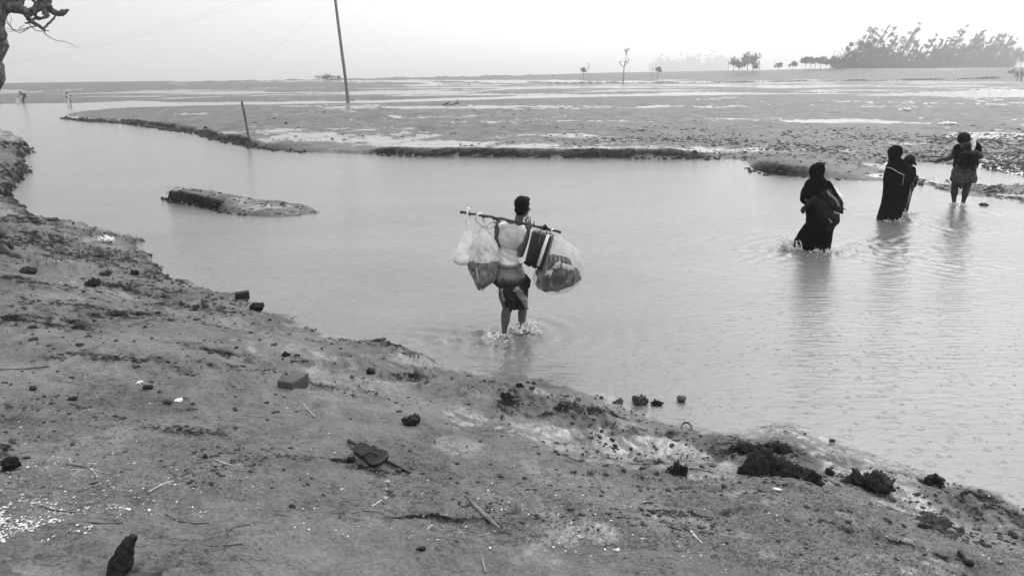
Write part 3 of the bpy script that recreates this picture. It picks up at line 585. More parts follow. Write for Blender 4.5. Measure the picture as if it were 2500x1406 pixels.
# shirt
sh = f.E(1247,580,-.005,32,.118,38,-4) + f.E(1241,622,0,27.5,.108,30) + f.E(1247,556,0,32,.085,15,-8) + [f.loft([(1213,1268,612,0,.10),(1212.5,1269,632,0,.115),(1211,1272,645,0,.125)], pleat=lambda t, a: .02*math.sin(9*a))]
sh += f.C((1225,557,0,12.5),(1218.5,578,.01,11.5)) + f.C((1274,561,-.01,13),(1273,574,-.03,13),(1270.5,586,-.045,12.4))
V, F = blob(sh, .008, 3)
for i in range(len(V)):
    p = V[i]; h = p[2]-f.b[2]
    w_ = mn.fractal(Vector((p@f.e*7, 0, h*26+p@f.e*14)), 1, 2, 3); V[i] = V[i]-f.n*(.011*w_*max(0, min(1, (1.25-h)/.25+.2)))
    V[i] = V[i]-f.n*.004*math.sin(h*30+(p@f.e)*40)
shm = bpy.data.materials.new('wet_shirt'); shm.use_nodes = True
def shirt_material(m, c, e, n):
    """thin white cotton, soaked and see-through in a patch down the back"""
    t = m.node_tree; b = t.nodes['Principled BSDF']; N_ = t.nodes.new; g = N_('ShaderNodeNewGeometry')
    sb = N_('ShaderNodeVectorMath'); sb.operation = 'SUBTRACT'; sb.inputs[1].default_value = c; t.links.new(g.outputs['Position'], sb.inputs[0])
    mp = N_('ShaderNodeVectorMath'); mp.operation = 'MULTIPLY'; mp.inputs[1].default_value = (7.5, 1.5, 4.4); t.links.new(sb.outputs[0], mp.inputs[0])
    nz = N_('ShaderNodeTexNoise'); nz.inputs['Scale'].default_value = 9; nz.inputs['Detail'].default_value = 5; t.links.new(g.outputs['Position'], nz.inputs['Vector'])
    ln = N_('ShaderNodeVectorMath'); ln.operation = 'LENGTH'; t.links.new(mp.outputs[0], ln.inputs[0])
    a = N_('ShaderNodeMath'); a.operation = 'MULTIPLY_ADD'; a.inputs[1].default_value = 1.1; t.links.new(nz.outputs[0], a.inputs[0]); t.links.new(ln.outputs['Value'], a.inputs[2])
    r = N_('ShaderNodeMapRange'); r.interpolation_type = 'SMOOTHSTEP'; r.inputs[1].default_value = 1.1; r.inputs[2].default_value = 1.9; r.inputs[3].default_value = .50; r.inputs[4].default_value = .86; t.links.new(a.outputs[0], r.inputs[0])
    t.links.new(r.outputs[0], b.inputs['Base Color']); b.inputs['Roughness'].default_value = .6
    n2 = N_('ShaderNodeTexNoise'); n2.inputs['Scale'].default_value = 28; t.links.new(g.outputs['Position'], n2.inputs['Vector'])
    bp = N_('ShaderNodeBump'); bp.inputs['Distance'].default_value = .004; bp.inputs['Strength'].default_value = .7; t.links.new(n2.outputs[0], bp.inputs['Height']); t.links.new(bp.outputs[0], b.inputs['Normal'])
shirt_material(shm, tuple(f.P(1246,592,-.1)), f.e, f.n)
mk('shirt', V, F, shm, man)
# lungi: grey upper wrap, black soaked fold, hanging skirt
up = [f.loft([(1212,1270,640,0,.10),(1210,1276,655,0,.125),(1207,1283,672,-.01,.14),(1205.5,1287,686,-.015,.15),(1210,1289,697,-.01,.14)], pleat=lambda t, a: .015*math.sin(11*a+t*5))]
V, F = blob(up, .009, 2, [(.010, (9, 9, 16))])
lm_ = bpy.data.materials.new('lungi_wrap'); lm_.use_nodes = True
def lungi_material(m, z0, z1):
    t = m.node_tree; b = t.nodes['Principled BSDF']; N_ = t.nodes.new; g = N_('ShaderNodeNewGeometry'); sp = N_('ShaderNodeSeparateXYZ'); t.links.new(g.outputs['Position'], sp.inputs[0])
    nz = N_('ShaderNodeTexNoise'); nz.inputs['Scale'].default_value = 10; nz.inputs['Detail'].default_value = 5; t.links.new(g.outputs['Position'], nz.inputs['Vector'])
    a = N_('ShaderNodeMath'); a.operation = 'MULTIPLY_ADD'; a.inputs[1].default_value = .16; t.links.new(nz.outputs[0], a.inputs[0]); t.links.new(sp.outputs['Z'], a.inputs[2])
    r = N_('ShaderNodeMapRange'); r.interpolation_type = 'SMOOTHSTEP'; r.inputs[1].default_value = z0+.08; r.inputs[2].default_value = z1+.08; r.inputs[3].default_value = .010; r.inputs[4].default_value = .2; t.links.new(a.outputs[0], r.inputs[0]); t.links.new(r.outputs[0], b.inputs['Base Color']); b.inputs['Roughness'].default_value = .7
lungi_material(lm_, f.P(1240,686)[2], f.P(1240,664)[2])
mk('lungi_wrap', V, F, lm_, man)
V, F = blob(f.C((1211,644,-.03,3.5),(1226,649,-.115,4.2),(1244,651,-.135,4),(1260,649,-.115,4.4),(1272,644,-.03,4))+f.C((1262,650,-.12,5),(1268,660,-.11,4),(1272,672,-.08,2.5)), .006, 2, [(.008, 30)]); mk('waist_roll', V, F, M['lungi'], man)
fold = f.C((1209,688,-.02,7),(1222,697,-.09,9),(1246,702,-.12,9),(1272,700,-.10,9),(1287,694,-.02,8)) + f.C((1284,672,-.03,5),(1291,690,-.03,6.5),(1289,700,-.03,6)) + f.E(1248,692,.02,38,.13,13)
V, F = blob(fold, .009, 2, [(.012, (14, 14, 14))]); mk('lungi_fold', V, F, M['lungid'], man)
sk = [f.loft([(1219,1289,700,0,.12),(1220.5,1288.5,716,0,.12),(1223,1288,728,.02,.12),(1240,1287,740,.06,.09),(1256,1286.5,753,.10,.07)], pleat=lambda t, a: .03*math.sin(13*a+t*4))]
V, F = blob(sk, .008, 2, [(.008, (12, 12, 10))]); mk('lungi_skirt', V, F, M['lungid'], man)
dr = f.C((1236,706,-.11,12),(1246,724,-.11,12),(1249,742,-.07,8),(1245,763,-.04,2.5)) + f.C((1228,712,-.10,9),(1233,734,-.09,7),(1236,750,-.08,3)) + f.C((1262,708,-.08,12),(1268,732,-.03,10),(1270,746,.0,6)) + f.C((1250,735,-.06,6),(1257,752,-.05,4))
V, F = blob(dr, .007, 2, [(.014, (16, 16, 12))]); dr2 = f.C((1262,706,-.13,9),(1274,722,-.11,9),(1282,738,-.07,6.5),(1286,752,-.03,3)) + f.C((1226,706,-.12,6),(1227,722,-.12,6),(1230,734,-.11,3))
V2, F2 = blob(dr2, .007, 2, [(.016, (10, 10, 20))]); mk('lungi_flap', V2, F2, M['lungi'], man); mk('lungi_drape', V, F, M['lungid'], man)
# ---- shoulder pole
t = MB(); pts = []; rr = []
for k in range(26):
    a = k/25; p = poleA+(poleB-poleA)*a; p = p+np.array([0, 0, 1])*(.018*math.sin(PI*a)+.004*math.sin(k*1.9)); pts.append(p); rr.append(.0155+.002*math.sin(k*1.3)+.002*math.cos(k*3.1))
t.tube(pts, rr, 12); o = t.build('shoulder_pole', M['bark'], base=tuple(f.P(1246,545,-.1))); tag(o, 'rough round wooden pole with patchy bark across the carrier\'s shoulders', 'carrying pole')
# ---- bags on the left end
def rope(pts, r=.006, n=8): return MB().tube(spl(pts, 5), r, n)
pl = lambda k, a0: (lambda t, a: (.10*math.exp(-t*3.2)+.025)*math.sin(k*a+a0)+.03*math.sin(3*a+6*t))
b1 = empty('plastic_bag', tuple(f.P(1124,645,-.1)), 'small white translucent plastic bag tied to the far left tip of the shoulder pole', 'bag')
secs = [(1141,1147,551,-.1,.015),(1134,1149,567,-.1,.035),(1124,1152,590,-.1,.07),(1113,1152,612,-.1,.10),(1105,1150,630,-.1,.11),(1110,1147,640,-.1,.09),(1122,1143,645,-.1,.05)]
V, F = f.loft(secs, 96, pl(13, 0)); V = V+np.array([[0, 0, .006*mn.noise(Vector(p)*18)] for p in V]); V = crumple(V, f, .016); mk('bag_body', V, F, M['plastic'], b1)
MB().tube([f.P(1107,629,-.1),f.P(1104,633,-.1),f.P(1101.5,636,-.1)],[.012,.006,.003]).build('bag_corner', M['plastic'], b1)
kt = rope([f.P(1144,552,-.1),f.P(1139,543,-.11),f.P(1138,535,-.12),f.P(1140,526,-.12),f.P(1141,519,-.125),f.P(1144,512,-.10),f.P(1147,518,-.075),f.P(1148,528,-.08),f.P(1151,538,-.09),f.P(1146,550,-.1)], .011)
for u, v, r_ in ((1143,510,4),(1140,514,3.5),(1147,512,3)): 
    V, F = ell(f.P(u, v, -.1), r_*f.s, r_*f.s, r_*f.s*.8); kt.add(V+np.array([.004*mn.noise(Vector(p)*60) for p in V])[:, None], F)
kt.build('tied_handle', M['plastic'], b1)
b2 = empty('woven_sack', tuple(f.P(1180,705,-.08)), 'large pale woven sack with stained lower half tied to the pole beside the carrier\'s back', 'sack')
secs = [(1177,1187,553,-.08,.02),(1168,1192,566,-.08,.06),(1156,1205,585,-.08,.11),(1143,1214,605,-.08,.14),(1134,1219,620,-.08,.15),(1141,1218,636,-.08,.15)]
V, F = f.loft(secs, 110, pl(15, 1), sm=6); V = crumple(V, f, .022); mk('sack_body', V, F, M['sack'], b2)
secs = [(1141,1217,632,-.08,.15),(1144,1215,652,-.08,.14),(1148,1212,668,-.08,.125),(1155,1207,684,-.08,.10),(1161,1193,697,-.08,.06),(1168,1182,706,-.08,.025)]
V, F = f.loft(secs, 110, lambda t, a: .04*math.sin(5*a+3*t)+.03*t*math.sin(11*a), sm=6); V = V+np.array([[0, 0, .012*mn.noise(Vector(p)*9)] for p in V]); V = crumple(V, f, .03); mk('sack_bottom', V, F, M['sackd'], b2)
rope([f.P(1163,655,-.23),f.P(1166,672,-.22),f.P(1169,690,-.17),f.P(1173,704,-.12),f.P(1181,710,-.1)], .007).build('corner_tie', M['sack'], b2)
rope([f.P(1182,555,-.09),f.P(1170,545,-.13),f.P(1162,533,-.13),f.P(1166,524,-.12),f.P(1174,522,-.10),f.P(1178,530,-.08),f.P(1185,545,-.09),f.P(1196,556,-.12),f.P(1206,550,-.12),f.P(1209,541,-.12),f.P(1199,543,-.11),f.P(1188,551,-.10)], .014).build('tied_neck', M['sack'], b2)
# ---- black case
bx_ = empty('case', tuple(f.P(1305,655,-.05)), 'black box-shaped case with a white stripe hanging under the right of the pole', 'case')
tl, tr_, br_, bl_ = f.P(1301,562,-.19), f.P(1347,575,-.25), f.P(1331,655,-.25), f.P(1278,640,-.19)
cc = (tl+tr_+br_+bl_)/4; ex = ((tr_+br_)-(tl+bl_))/4; ez = ((tl+tr_)-(bl_+br_))/4; ey = unit(np.cross(ez, ex))*.10
ez = ez*.97; ex = ex*.96
MB().box(cc+ey*.8, ex, ey, ez, .022).build('case_body', M['black'], bx_)
eu, zu = unit(ex), unit(ez)
s1_, s2_ = f.P(1339,573,-.36), f.P(1314,649,-.36)
MB().tube([s1_-ey*.1, (s1_+s2_)/2-ey*.15, s2_-ey*.1], [.016, .018, .016], 10).build('white_stripe', M['trim'], bx_)
st = MB(); 
for o_ in (-.05,): st.box(cc+ex*o_-ey*.26, eu*.012, unit(ey)*.004, ez*.98)
st.build('strap', M['black'], bx_)
st = MB()
for k in range(9): st.box(cc-ez*1.02+ex*(-.9+.2*k), eu*.016, unit(ey)*.03, zu*(.012+.008*(k % 3)))
st.build('bottom_fringe', M['cloth_d'], bx_)
rope([cc+ez*1.0-ex*.3, f.P(1325,556,-.1), f.P(1331,549,-.1), f.P(1334,556,-.1), cc+ez*1.0+ex*.5], .009).build('case_handle', M['black'], bx_)
kt = [ell(f.P(1331,554,-.12), .024, .03, .022), ell(f.P(1334,558,-.11), .03, .03, .018), ell(f.P(1328,560,-.12), .02, .025, .016)]
V, F = blob(kt, .006, 2, [(.006, 30)]); mk('hanging_knot', V, F, M['cloth_d'], bx_)
# ---- transparent round bag
nb = empty('clear_bag', tuple(f.P(1361,714,-.1)), 'big round clear plastic bag of clothes hanging from the right end of the pole', 'bag')
secs = [(1338,1346,567,-.1,.012),(1336,1362,577,-.1,.05),(1330,1385,592,-.1,.12),(1320,1407,612,-.1,.19),(1311,1419,638,-.1,.24),(1304,1420,665,-.1,.26),(1305,1412,688,-.1,.235),(1320,1394,706,-.1,.16),(1343,1375,714.5,-.1,.05)]
gather = lambda t, a: .06*math.exp(-t*3.4)*math.sin(34*a)+.02*math.sin(5*a+4*t)+.015*math.sin(7*a-6*t)
V, F = f.loft(secs, 204, gather, sm=6)
cm = bpy.data.materials.new('clear_plastic'); cm.use_nodes = True
def clear_material(m, apex, zmid):
    t = m.node_tree; t.nodes.clear(); N_ = t.nodes.new; l = t.links.new; o = N_('ShaderNodeOutputMaterial'); mx = N_('ShaderNodeMixShader'); tp = N_('ShaderNodeBsdfTransparent'); pb = N_('ShaderNodeBsdfPrincipled')
    at = N_('ShaderNodeAttribute'); at.attribute_name = 'gather'; pb.inputs['Base Color'].default_value = (.72, .72, .72, 1); pb.inputs['Roughness'].default_value = .25
    r = N_('ShaderNodeMapRange'); r.inputs[1].default_value = 0; r.inputs[2].default_value = 1; r.inputs[3].default_value = .06; r.inputs[4].default_value = .95; l(at.outputs['Fac'], r.inputs[0])
    lw = N_('ShaderNodeLayerWeight'); lw.inputs['Blend'].default_value = .25; a = N_('ShaderNodeMath'); a.operation = 'MULTIPLY_ADD'; a.inputs[1].default_value = .6; a.use_clamp = True; l(lw.outputs['Facing'], a.inputs[0]); l(r.outputs[0], a.inputs[2])
    l(a.outputs[0], mx.inputs[0]); l(tp.outputs[0], mx.inputs[1]); l(pb.outputs[0], mx.inputs[2]); l(mx.outputs[0], o.inputs[0])
clear_material(cm, None, None)
V = crumple(V, f, .018); ob = mk('bag_skin', V, F, cm, nb)
n_ = 204; nr_ = len(V)//n_; g_ = np.zeros(len(V))
for k in range(nr_):
    for j in range(n_):
        a_ = 2*PI*j/n_; tt = k/(nr_-1); g_[k*n_+j] = max(0, math.sin(34*a_+.9*math.sin(a_*5)+tt*2*math.sin(a_*3)))**3*max(0, 1.0-tt*1.7)+.25*max(0, .25-tt)*4+.35*max(0, mn.noise(Vector(V[k*n_+j])*14))
addattr(ob, 'gather', g_)
rope([f.P(1342,569,-.1), f.P(1347,562,-.12), f.P(1350,560,-.08), f.P(1345,566,-.06), f.P(1342,572,-.1)], .008).build('bag_tie', M['plastic'], nb)
cl = f.E(1350,688,-.1,40,.19,23) + f.E(1336,668,-.1,27,.18,28,10) + f.E(1384,672,-.1,28,.18,32,-20) + f.E(1362,652,-.08,36,.15,26)
V, F = blob(cl, .012, 2, [(.05, (6, 6, 6)), (.02, (15, 15, 15))]); mb = mk('clothes_bundle', V, F, M['cloth_d'], None, base=tuple(f.P(1355,710,-.1))); tag(mb, 'heap of dark folded clothes showing through the round clear bag', 'clothes')
for i, (u, v, a, c, ro) in enumerate(((1386,652,17,7,-25),(1360,648,12,6,30),(1338,668,15,5,35))):
    V, F = blob(f.E(u, v, -.245, a, .02, c, ro)+f.E(u+4, v+3, -.235, a*.6, .02, c*.8, ro+40), .006, 1, [(.02, (22, 22, 22))]); sub('light_garment', V, F, M['cloth_l'], mb) if False else None
    o = mk('light_garment', V, F, M['cloth_l'], None, base=tuple(f.P(1355,710,-.1))); o.location = (0, 0, 0); o.parent = mb
# ------------------------------------------------------------------ first woman (nearest of the right-hand group)
f = Fig(2004, 609)
w1 = empty('person', tuple(f.b), 'person in black hooded robe wading mid-stride with trailing skirt, holding bundle', 'person')
hd, q, A = head_prims(f.P(1997,421,0), f.n+f.e*.25, k=.98)
body = hd+f.C((1998,446,0,9),(1997,430,0,9))+f.E(1998,478,0,27,.12,34)+f.E(2000,530,0,29,.13,30)+f.C((2008,548,0,15),(2004,580,.02,11),(2003,606,.03,7),(2003,624,.04,6))+f.C((1990,548,0,15),(1964,576,-.08,10),(1947,604,-.1,6.5),(1944,622,-.1,6))
body += f.C((1976,452,0,9),(1964,486,-.04,8),(1978,498,-.12,6))+foot(f.P(2003,624,.06), f.n)+foot(f.P(1944,622,-.08), f.n)
body += f.C((2020,452,0,9),(2034,486,.02,8),(2052,505,-.06,6))+open_hand(f.P(2053,505,-.06), f.e*.2-f.up, f.n, k=.95, thumb=1, curl=.5)
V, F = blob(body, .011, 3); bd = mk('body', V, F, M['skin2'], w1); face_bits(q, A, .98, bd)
ro = f.E(1996,418,0,18,.125,19)+f.E(1999,406,.0,14,.10,8,10)+[f.loft([(1981,2011,420,0,.12),(1981,2011,432,0,.13),(1974,2021,445,0,.14),(1966,2028,465,0,.16),(1967,2030,490,0,.17),(1970,2034,515,0,.17),(1972,2040,540,0,.18)], pleat=lambda t, a: .02*math.sin(7*a))]
ro += f.C((1978,449,0,12),(1966,470,-.02,11),(1963,487,-.04,9.5),(1974,497,-.10,8)) + f.C((2018,452,0,12),(2031,476,.0,12),(2046,496,-.03,10),(2050,504,-.05,8))
ro += [f.loft([(1972,2044,535,0,.18),(1974,2038,548,0,.18),(1980,2030,565,0,.17),(1983,2028,585,0,.17),(1984,2025,602,0,.17),(1983,2023,616,0,.17)], pleat=lambda t, a: .05*t*math.sin(11*a)+.02*math.sin(5*a))]
ro += f.C((1990,550,-.02,18),(1974,562,-.04,17),(1958,580,-.07,13),(1948,597,-.09,11),(1943,614,-.1,10)) + f.C((1995,560,0,16),(1980,590,-.06,14),(1974,612,-.08,10))+f.C((1985,575,0,14),(1962,600,-.08,8))
V, F = blob(ro, .011, 2, [(.016, (8, 8, 5))]); mk('hooded_robe', V, F, M['robe'], w1)
V, F = blob(f.C((1996,399,0,3),(2006,400,.02,3.2),(2012,402,.03,2.5)), .006, 2); mk('hood_peak', V, F, M['robe'], w1)
bn = blob(f.C((2018,478,-.14,13),(2034,500,-.12,15),(2038,520,-.1,14),(2034,540,-.1,13),(2022,556,-.1,10))+f.C((2005,500,-.18,14),(2020,530,-.17,16))+f.C((1990,486,-.2,6),(1974,500,-.2,6.5),(1962,512,-.2,6.5),(1960,515,-.2,6)), .011, 2, [(.03, (7, 7, 7))])
o = mk('cloth_bundle', bn[0], bn[1], M['robe2'], None, base=tuple(f.P(2020,560,-.12))); tag(o, 'bulky dark patterned cloth bundle held against the nearest robed wader\'s side', 'bundle')
bs = o
for pts in ([(2020,468),(2026,476),(2034,482),(2042,490),(2048,502)], [(2037,518),(2043,522),(2047,521)], [(2024,536),(2030,542),(2028,540)]):
    V, F = blob(f.C(*[(a, b, -.27, 2.4) for a, b in pts]), .006, 1, [(.006, 20)]); g = mk('pale_edging', V, F, M['lungi'], None, base=tuple(f.P(2020,560,-.12))); g.location = (0, 0, 0); g.parent = bs
V, F = blob(f.C((2034,459,.02,3),(2042,470,.02,6),(2050,482,.02,7),(2054,494,.02,6),(2056,500,.02,3)), .008, 2, [(.015, 9)]); o = mk('white_package', V, F, M['plastic'], None); tag(o, 'white wrapped package tucked behind the nearest robed wader\'s right arm', 'package')
# ------------------------------------------------------------------ second woman and the child
f = Fig(2172, 535)
w2 = empty('person', tuple(f.b), 'person in long straight black robe wading beside a child, thin pale strap across the back', 'person')
hd, q, A = head_prims(f.P(2186,376,0), f.n+f.e*.2, k=.98)
body = hd+f.C((2187,400,0,8),(2186,384,0,8))+f.E(2188,425,0,20,.12,28)+f.E(2187,468,0,21,.13,26)+f.C((2180,485,0,12),(2172,515,0,8),(2168,540,0,6))+f.C((2192,485,0,12),(2186,515,.03,8),(2184,540,.03,6))+f.C((2206,412,0,7),(2214,436,.02,6),(2222,450,-.02,5))+f.C((2170,412,0,7),(2165,440,-.02,6),(2176,455,-.1,5))+foot(f.P(2184,542,.05), f.n)+foot(f.P(2168,542,.02), f.n)+open_hand(f.P(2222,450,-.02), f.e-f.up*.4, f.n, k=.9, curl=.5)
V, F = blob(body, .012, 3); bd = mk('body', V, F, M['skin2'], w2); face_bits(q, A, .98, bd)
ro = f.E(2185,372,0,15.5,.13,17)+f.E(2191,364,0,10,.11,8,-10)+f.E(2184,388,0,13,.12,12)+[f.loft([(2175,2202,388,0,.12),(2169,2212,402,0,.15),(2165,2216,420,0,.17),(2162,2217,440,0,.18),(2163,2215,460,0,.18),(2160,2211,480,0,.18),(2156,2205,500,0,.18),(2151,2199,518,0,.19),(2146,2193,532,0,.2),(2146,2190,540,0,.2)], pleat=lambda t, a: .05*t*math.sin(9*a)+.015*math.sin(5*a))]+f.C((2208,410,0,9),(2215,432,.0,8),(2220,447,-.02,7))+f.C((2156,520,0,8),(2146,531,0,5))
V, F = blob(ro, .012, 2, [(.016, (7, 7, 4))]); mk('hooded_robe', V, F, M['robe'], w2)
MB().tube(spl([f.P(2166,409,-.16),f.P(2176,411,-.19),(f.P(2190,419,-.21)),f.P(2200,424,-.2),f.P(2208,428,-.18)], 5), .006, 6).build('thin_strap', M['cloth_l'], w2)
MB().tube(spl([f.P(2207,428,-.19),f.P(2206,437,-.19),f.P(2204,448,-.19),f.P(2203,452,-.19)], 4), [.003]*12+[.009], 6).build('strap_end', M['cloth_l'], w2)
g = Fig(2206, 518)
ch = empty('person', tuple(g.b), 'child with tied back hair and pale tunic wading beside the straight robed adult', 'person')
k_ = .80; hd, q, A = head_prims(g.P(2220,394,0), g.n+g.e*.3, k=k_)
body = hd+g.C((2222,412,0,6),(2221,400,0,6))+g.E(2221,428,0,11,.09,22)+g.E(2220,456,0,11,.09,16)+g.C((2216,462,0,7),(2211,490,0,5.5),(2206,512,0,4),(2206,526,0,4))+g.C((2222,462,.05,7),(2216,490,.1,5.5),(2212,520,.12,4))+g.C((2228,414,0,5),(2232,434,-.03,4.5),(2229,446,-.08,4))+chain([(g.P(2229,446,-.08),3.8*g.s),(g.P(2235,438,-.1),.024)])+open_hand(g.P(2235,440,-.1), g.up+g.e*.5, g.n, k=.75, curl=.5)+foot(g.P(2206,528,.02), g.n, .8)+foot(g.P(2212,524,.12), g.n, .8)
V, F = blob(body, .010, 3); bd = mk('body', V, F, M['skin2'], ch); face_bits(q, A, k_, bd)
V, F = blob(hair_prims(q, A, k_, 1.12)+g.C((2229,394,-.05,4),(2234,400,-.06,3),(2237,404,-.06,1.2))+g.E(2221,391,0,12,.10,12), .009, 2, [(.010, 30)]); mk('hair', V, F, M['hair'], ch)
ro = [g.loft([(2211,2229,408,0,.07),(2209,2233,418,0,.10),(2210,2233,435,0,.11),(2209,2232,450,0,.11)], pleat=lambda t, a: .03*math.sin(7*a))]+g.C((2228,413,0,6.5),(2232,434,-.03,6.5),(2232,448,-.07,6))
V, F = blob(ro, .010, 2, [(.012, 8)]); mk('dark_top', V, F, M['robe'], ch)
V, F = blob([g.loft([(2209,2229,444,0,.10),(2211,2225,460,0,.10),(2212,2222,478,.0,.09),(2207,2217,492,0,.07),(2204,2213,501,0,.06)], pleat=lambda t, a: .05*math.sin(8*a))], .009, 2, [(.012, 9)]); mk('pale_tunic', V, F, M['lungi'], ch)
# ------------------------------------------------------------------ man and carried child at far right
f = Fig(2340, 498)
m3 = empty('person', tuple(f.b), 'bare legged person in short checked wrap wading away with one arm held out', 'person')
k_ = 1.0; hd, q, A = head_prims(f.P(2354,340,.04), f.n-f.e*.1, k=k_)
body = hd+f.C((2355,360,.03,8),(2354,346,.03,8))+f.E(2357,378,.03,21,.12,26)+f.E(2355,408,0,20,.12,18)+f.C((2340,362,0,8),(2358,356,.02,10),(2380,356,0,8))
body += f.C((2338,362,0,7.5),(2328,377,.0,6.8),(2320,385,-.03,6.2),(2309,388.5,-.06,4.8),(2304,389,-.06,4))+open_hand(f.P(2304,389,-.06), -f.e-f.up*.35, f.n-f.up*.3, k=1.15, curl=.5, thumb=-1, fr=.009)
body += f.C((2381,354,0,7.5),(2389,368,.02,6.8),(2393,382,.0,6.2))+f.C((2393,383,0,6),(2386,375,-.08,5.2),(2377,367,-.14,4))+grip(f.P(2375.5,364,-.15), f.up, f.n, k=.95, pr=.02)
body += f.C((2345,415,0,12),(2336,440,0,9.5),(2331,456,0,7.6),(2330,470,0,7.4),(2329,484,.0,5),(2329,494,0,3.8),(2330,510,0,3.8))+foot(f.P(2330,512,.03), f.n)
body += f.C((2362,415,0,12),(2364,440,.02,10),(2360,456,.02,7.8),(2357,470,.02,7.4),(2354,484,.02,5),(2351,496,.0,3.8),(2350,512,0,3.8))+foot(f.P(2350,514,.03), f.n)
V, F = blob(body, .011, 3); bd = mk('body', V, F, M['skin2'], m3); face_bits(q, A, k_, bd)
V, F = blob(hair_prims(q, A, k_, 1.06)+f.E(2353,338,.03,13.5,.11,13), .010, 2, [(.008, 40)]); mk('hair', V, F, M['hair'], m3)
V, F = blob(f.E(2358,380,.03,23,.135,28)+[f.loft([(2339,2381,372,0,.14),(2336,2382,392,0,.15),(2333,2381,404,0,.15),(2336,2376,412,0,.14)])]+f.C((2340,362,0,9.5),(2333,373,0,8.5))+f.C((2380,355,0,9.5),(2387,366,.0,8.5)), .012, 2, [(.012, 8)]); mk('dark_top', V, F, M['robe'], m3)
V, F = blob([f.loft([(2336,2375,405,0,.13),(2332,2376,418,0,.14),(2328,2377,430,0,.15),(2326,2376,440,0,.15),(2332,2374,446,0,.13)], pleat=lambda t, a: .05*math.sin(9*a+2*t))]+f.C((2340,410,-.14,4),(2345,440,-.16,6),(2345,459,-.12,3)), .010, 2, [(.018, (9, 9, 7))])
ckm = bpy.data.materials.new('checked_cloth'); ckm.use_nodes = True
def check_material(m):
    t = m.node_tree; b = t.nodes['Principled BSDF']; N_ = t.nodes.new; g = N_('ShaderNodeNewGeometry'); nz = N_('ShaderNodeTexNoise'); nz.inputs['Scale'].default_value = 6; t.links.new(g.outputs['Position'], nz.inputs['Vector'])
    vm = N_('ShaderNodeVectorMath'); vm.operation = 'MULTIPLY_ADD'; vm.inputs[1].default_value = (.12, .12, .12); t.links.new(nz.outputs[1], vm.inputs[0]); t.links.new(g.outputs['Position'], vm.inputs[2])
    c = N_('ShaderNodeTexChecker'); c.inputs['Scale'].default_value = 22; c.inputs[1].default_value = (.06, .06, .06, 1); c.inputs[2].default_value = (.014, .014, .014, 1); t.links.new(vm.outputs[0], c.inputs[0]); t.links.new(c.outputs[0], b.inputs['Base Color']); b.inputs['Roughness'].default_value = .8
check_material(ckm); mk('checked_lungi', V, F, ckm, m3)
wp = blob(f.C((2389,325,-.05,2.5),(2384,333,-.08,4.2),(2377,345,-.12,4),(2377,355,-.14,4.5),(2374,366,-.15,3.4)), .007, 2, [(.012, 12)]); o = mk('white_packet', wp[0], wp[1], M['plastic'], None); tag(o, 'long white packet held upright over the farthest wader\'s right shoulder', 'packet')
cb = empty('person', tuple(f.P(2352,412,-.17)), 'small dark haired child carried against the farthest wading person', 'person')
hd, q, A = head_prims(f.P(2360,361,-.16), f.n-f.e*.3, k=.72)
body = hd+f.E(2358,390,-.16,13,.09,20)+f.C((2360,380,-.16,5),(2360,366,-.16,5))+f.C((2348,378,-.16,4.5),(2343,392,-.2,4),(2349,400,-.22,3.5))+f.C((2370,378,-.16,4.5),(2378,372,-.14,3.8),(2376,366,-.13,3.3))+f.C((2350,402,-.16,6.5),(2338,408,-.1,5.5),(2335,418,-.06,4))+f.C((2366,402,-.16,6.5),(2378,407,-.1,5.5),(2379,416,-.06,4))
V, F = blob(body, .010, 3); bd = mk('body', V, F, M['skin2'], cb); face_bits(q, A, .72, bd)
V, F = blob(hair_prims(q, A, .72, 1.15), .009, 2, [(.008, 40)]); mk('hair', V, F, M['hair'], cb)
V, F = blob([f.loft([(2349,2370,373,-.16,.08),(2344,2377,384,-.16,.11),(2342,2378,396,-.16,.12),(2344,2376,406,-.16,.11)])], .010, 2, [(.012, 9)]); mk('dark_shirt', V, F, M['robe'], cb)
# ------------------------------------------------------------------ two net fishers far up the channel
f = Fig(59, 253.5)
a1 = empty('person', tuple(f.b), 'distant fisher bent low over a hand net in the channel, left of the other fisher', 'person')
hd, q, A = head_prims(f.P(49,225.5,0), -f.e-f.up*.4, k=1.5)
body = hd+f.C((50.5,227.5,0,1.3),(53,228.5,0,1.7),(57,231,0,2.6),(61,232,0,2.2))+f.C((53,229,0,1.1),(48,234,0,.8),(43.5,240,0,.6))+f.C((61,231,0,1.1),(63,236,0,.9),(65,241,0,.6))+f.C((60,232,0,1.8),(57,241,0,1.3),(59,250,0,.9),(61,255,0,.8))+f.C((59,233,0,1.7),(55,242,.2,1.2),(56,254,.2,.8))
body += open_hand(f.P(43.5,240,0), -f.up, f.n, k=1.0); V, F = blob(body, .035, 1); mk('body', V, F, M['skin2'], a1)
V, F = blob([ell(q(0, -.02, .04), .12, .14, .12, A)], .04, 1); mk('hair', V, F, M['hair'], a1)
V, F = blob(f.C((60,231,0,2.6),(59,236,0,2.3),(57.5,240,0,1.9)), .035, 1); mk('short_wrap', V, F, M['lungid'], a1)
def net(f, pts, lab):
    V, F = f.loft(pts, 24, lambda t, a: .06*math.sin(6*a), sm=3); m = MB().add(V, F); o = m.build('fishing_net', M['netm']); tag(o, lab, 'fishing net')
M['netm'] = mat('wet_net', .45, .6, .3, .2, 20)
net(f, [(42,45,239,0,.1),(40,46,246,0,.25),(38,46.5,252,0,.4),(38,47,255,0,.4)], 'pale draped net lowered to the water by the bent left fisher')
f = Fig(172, 258.5)
a2 = empty('person', tuple(f.b), 'distant fisher standing half bent with pale shirt front and net, right of the other fisher', 'person')
hd, q, A = head_prims(f.P(163,229.5,0), -f.e*.5-f.n-f.up*.3, k=1.5)
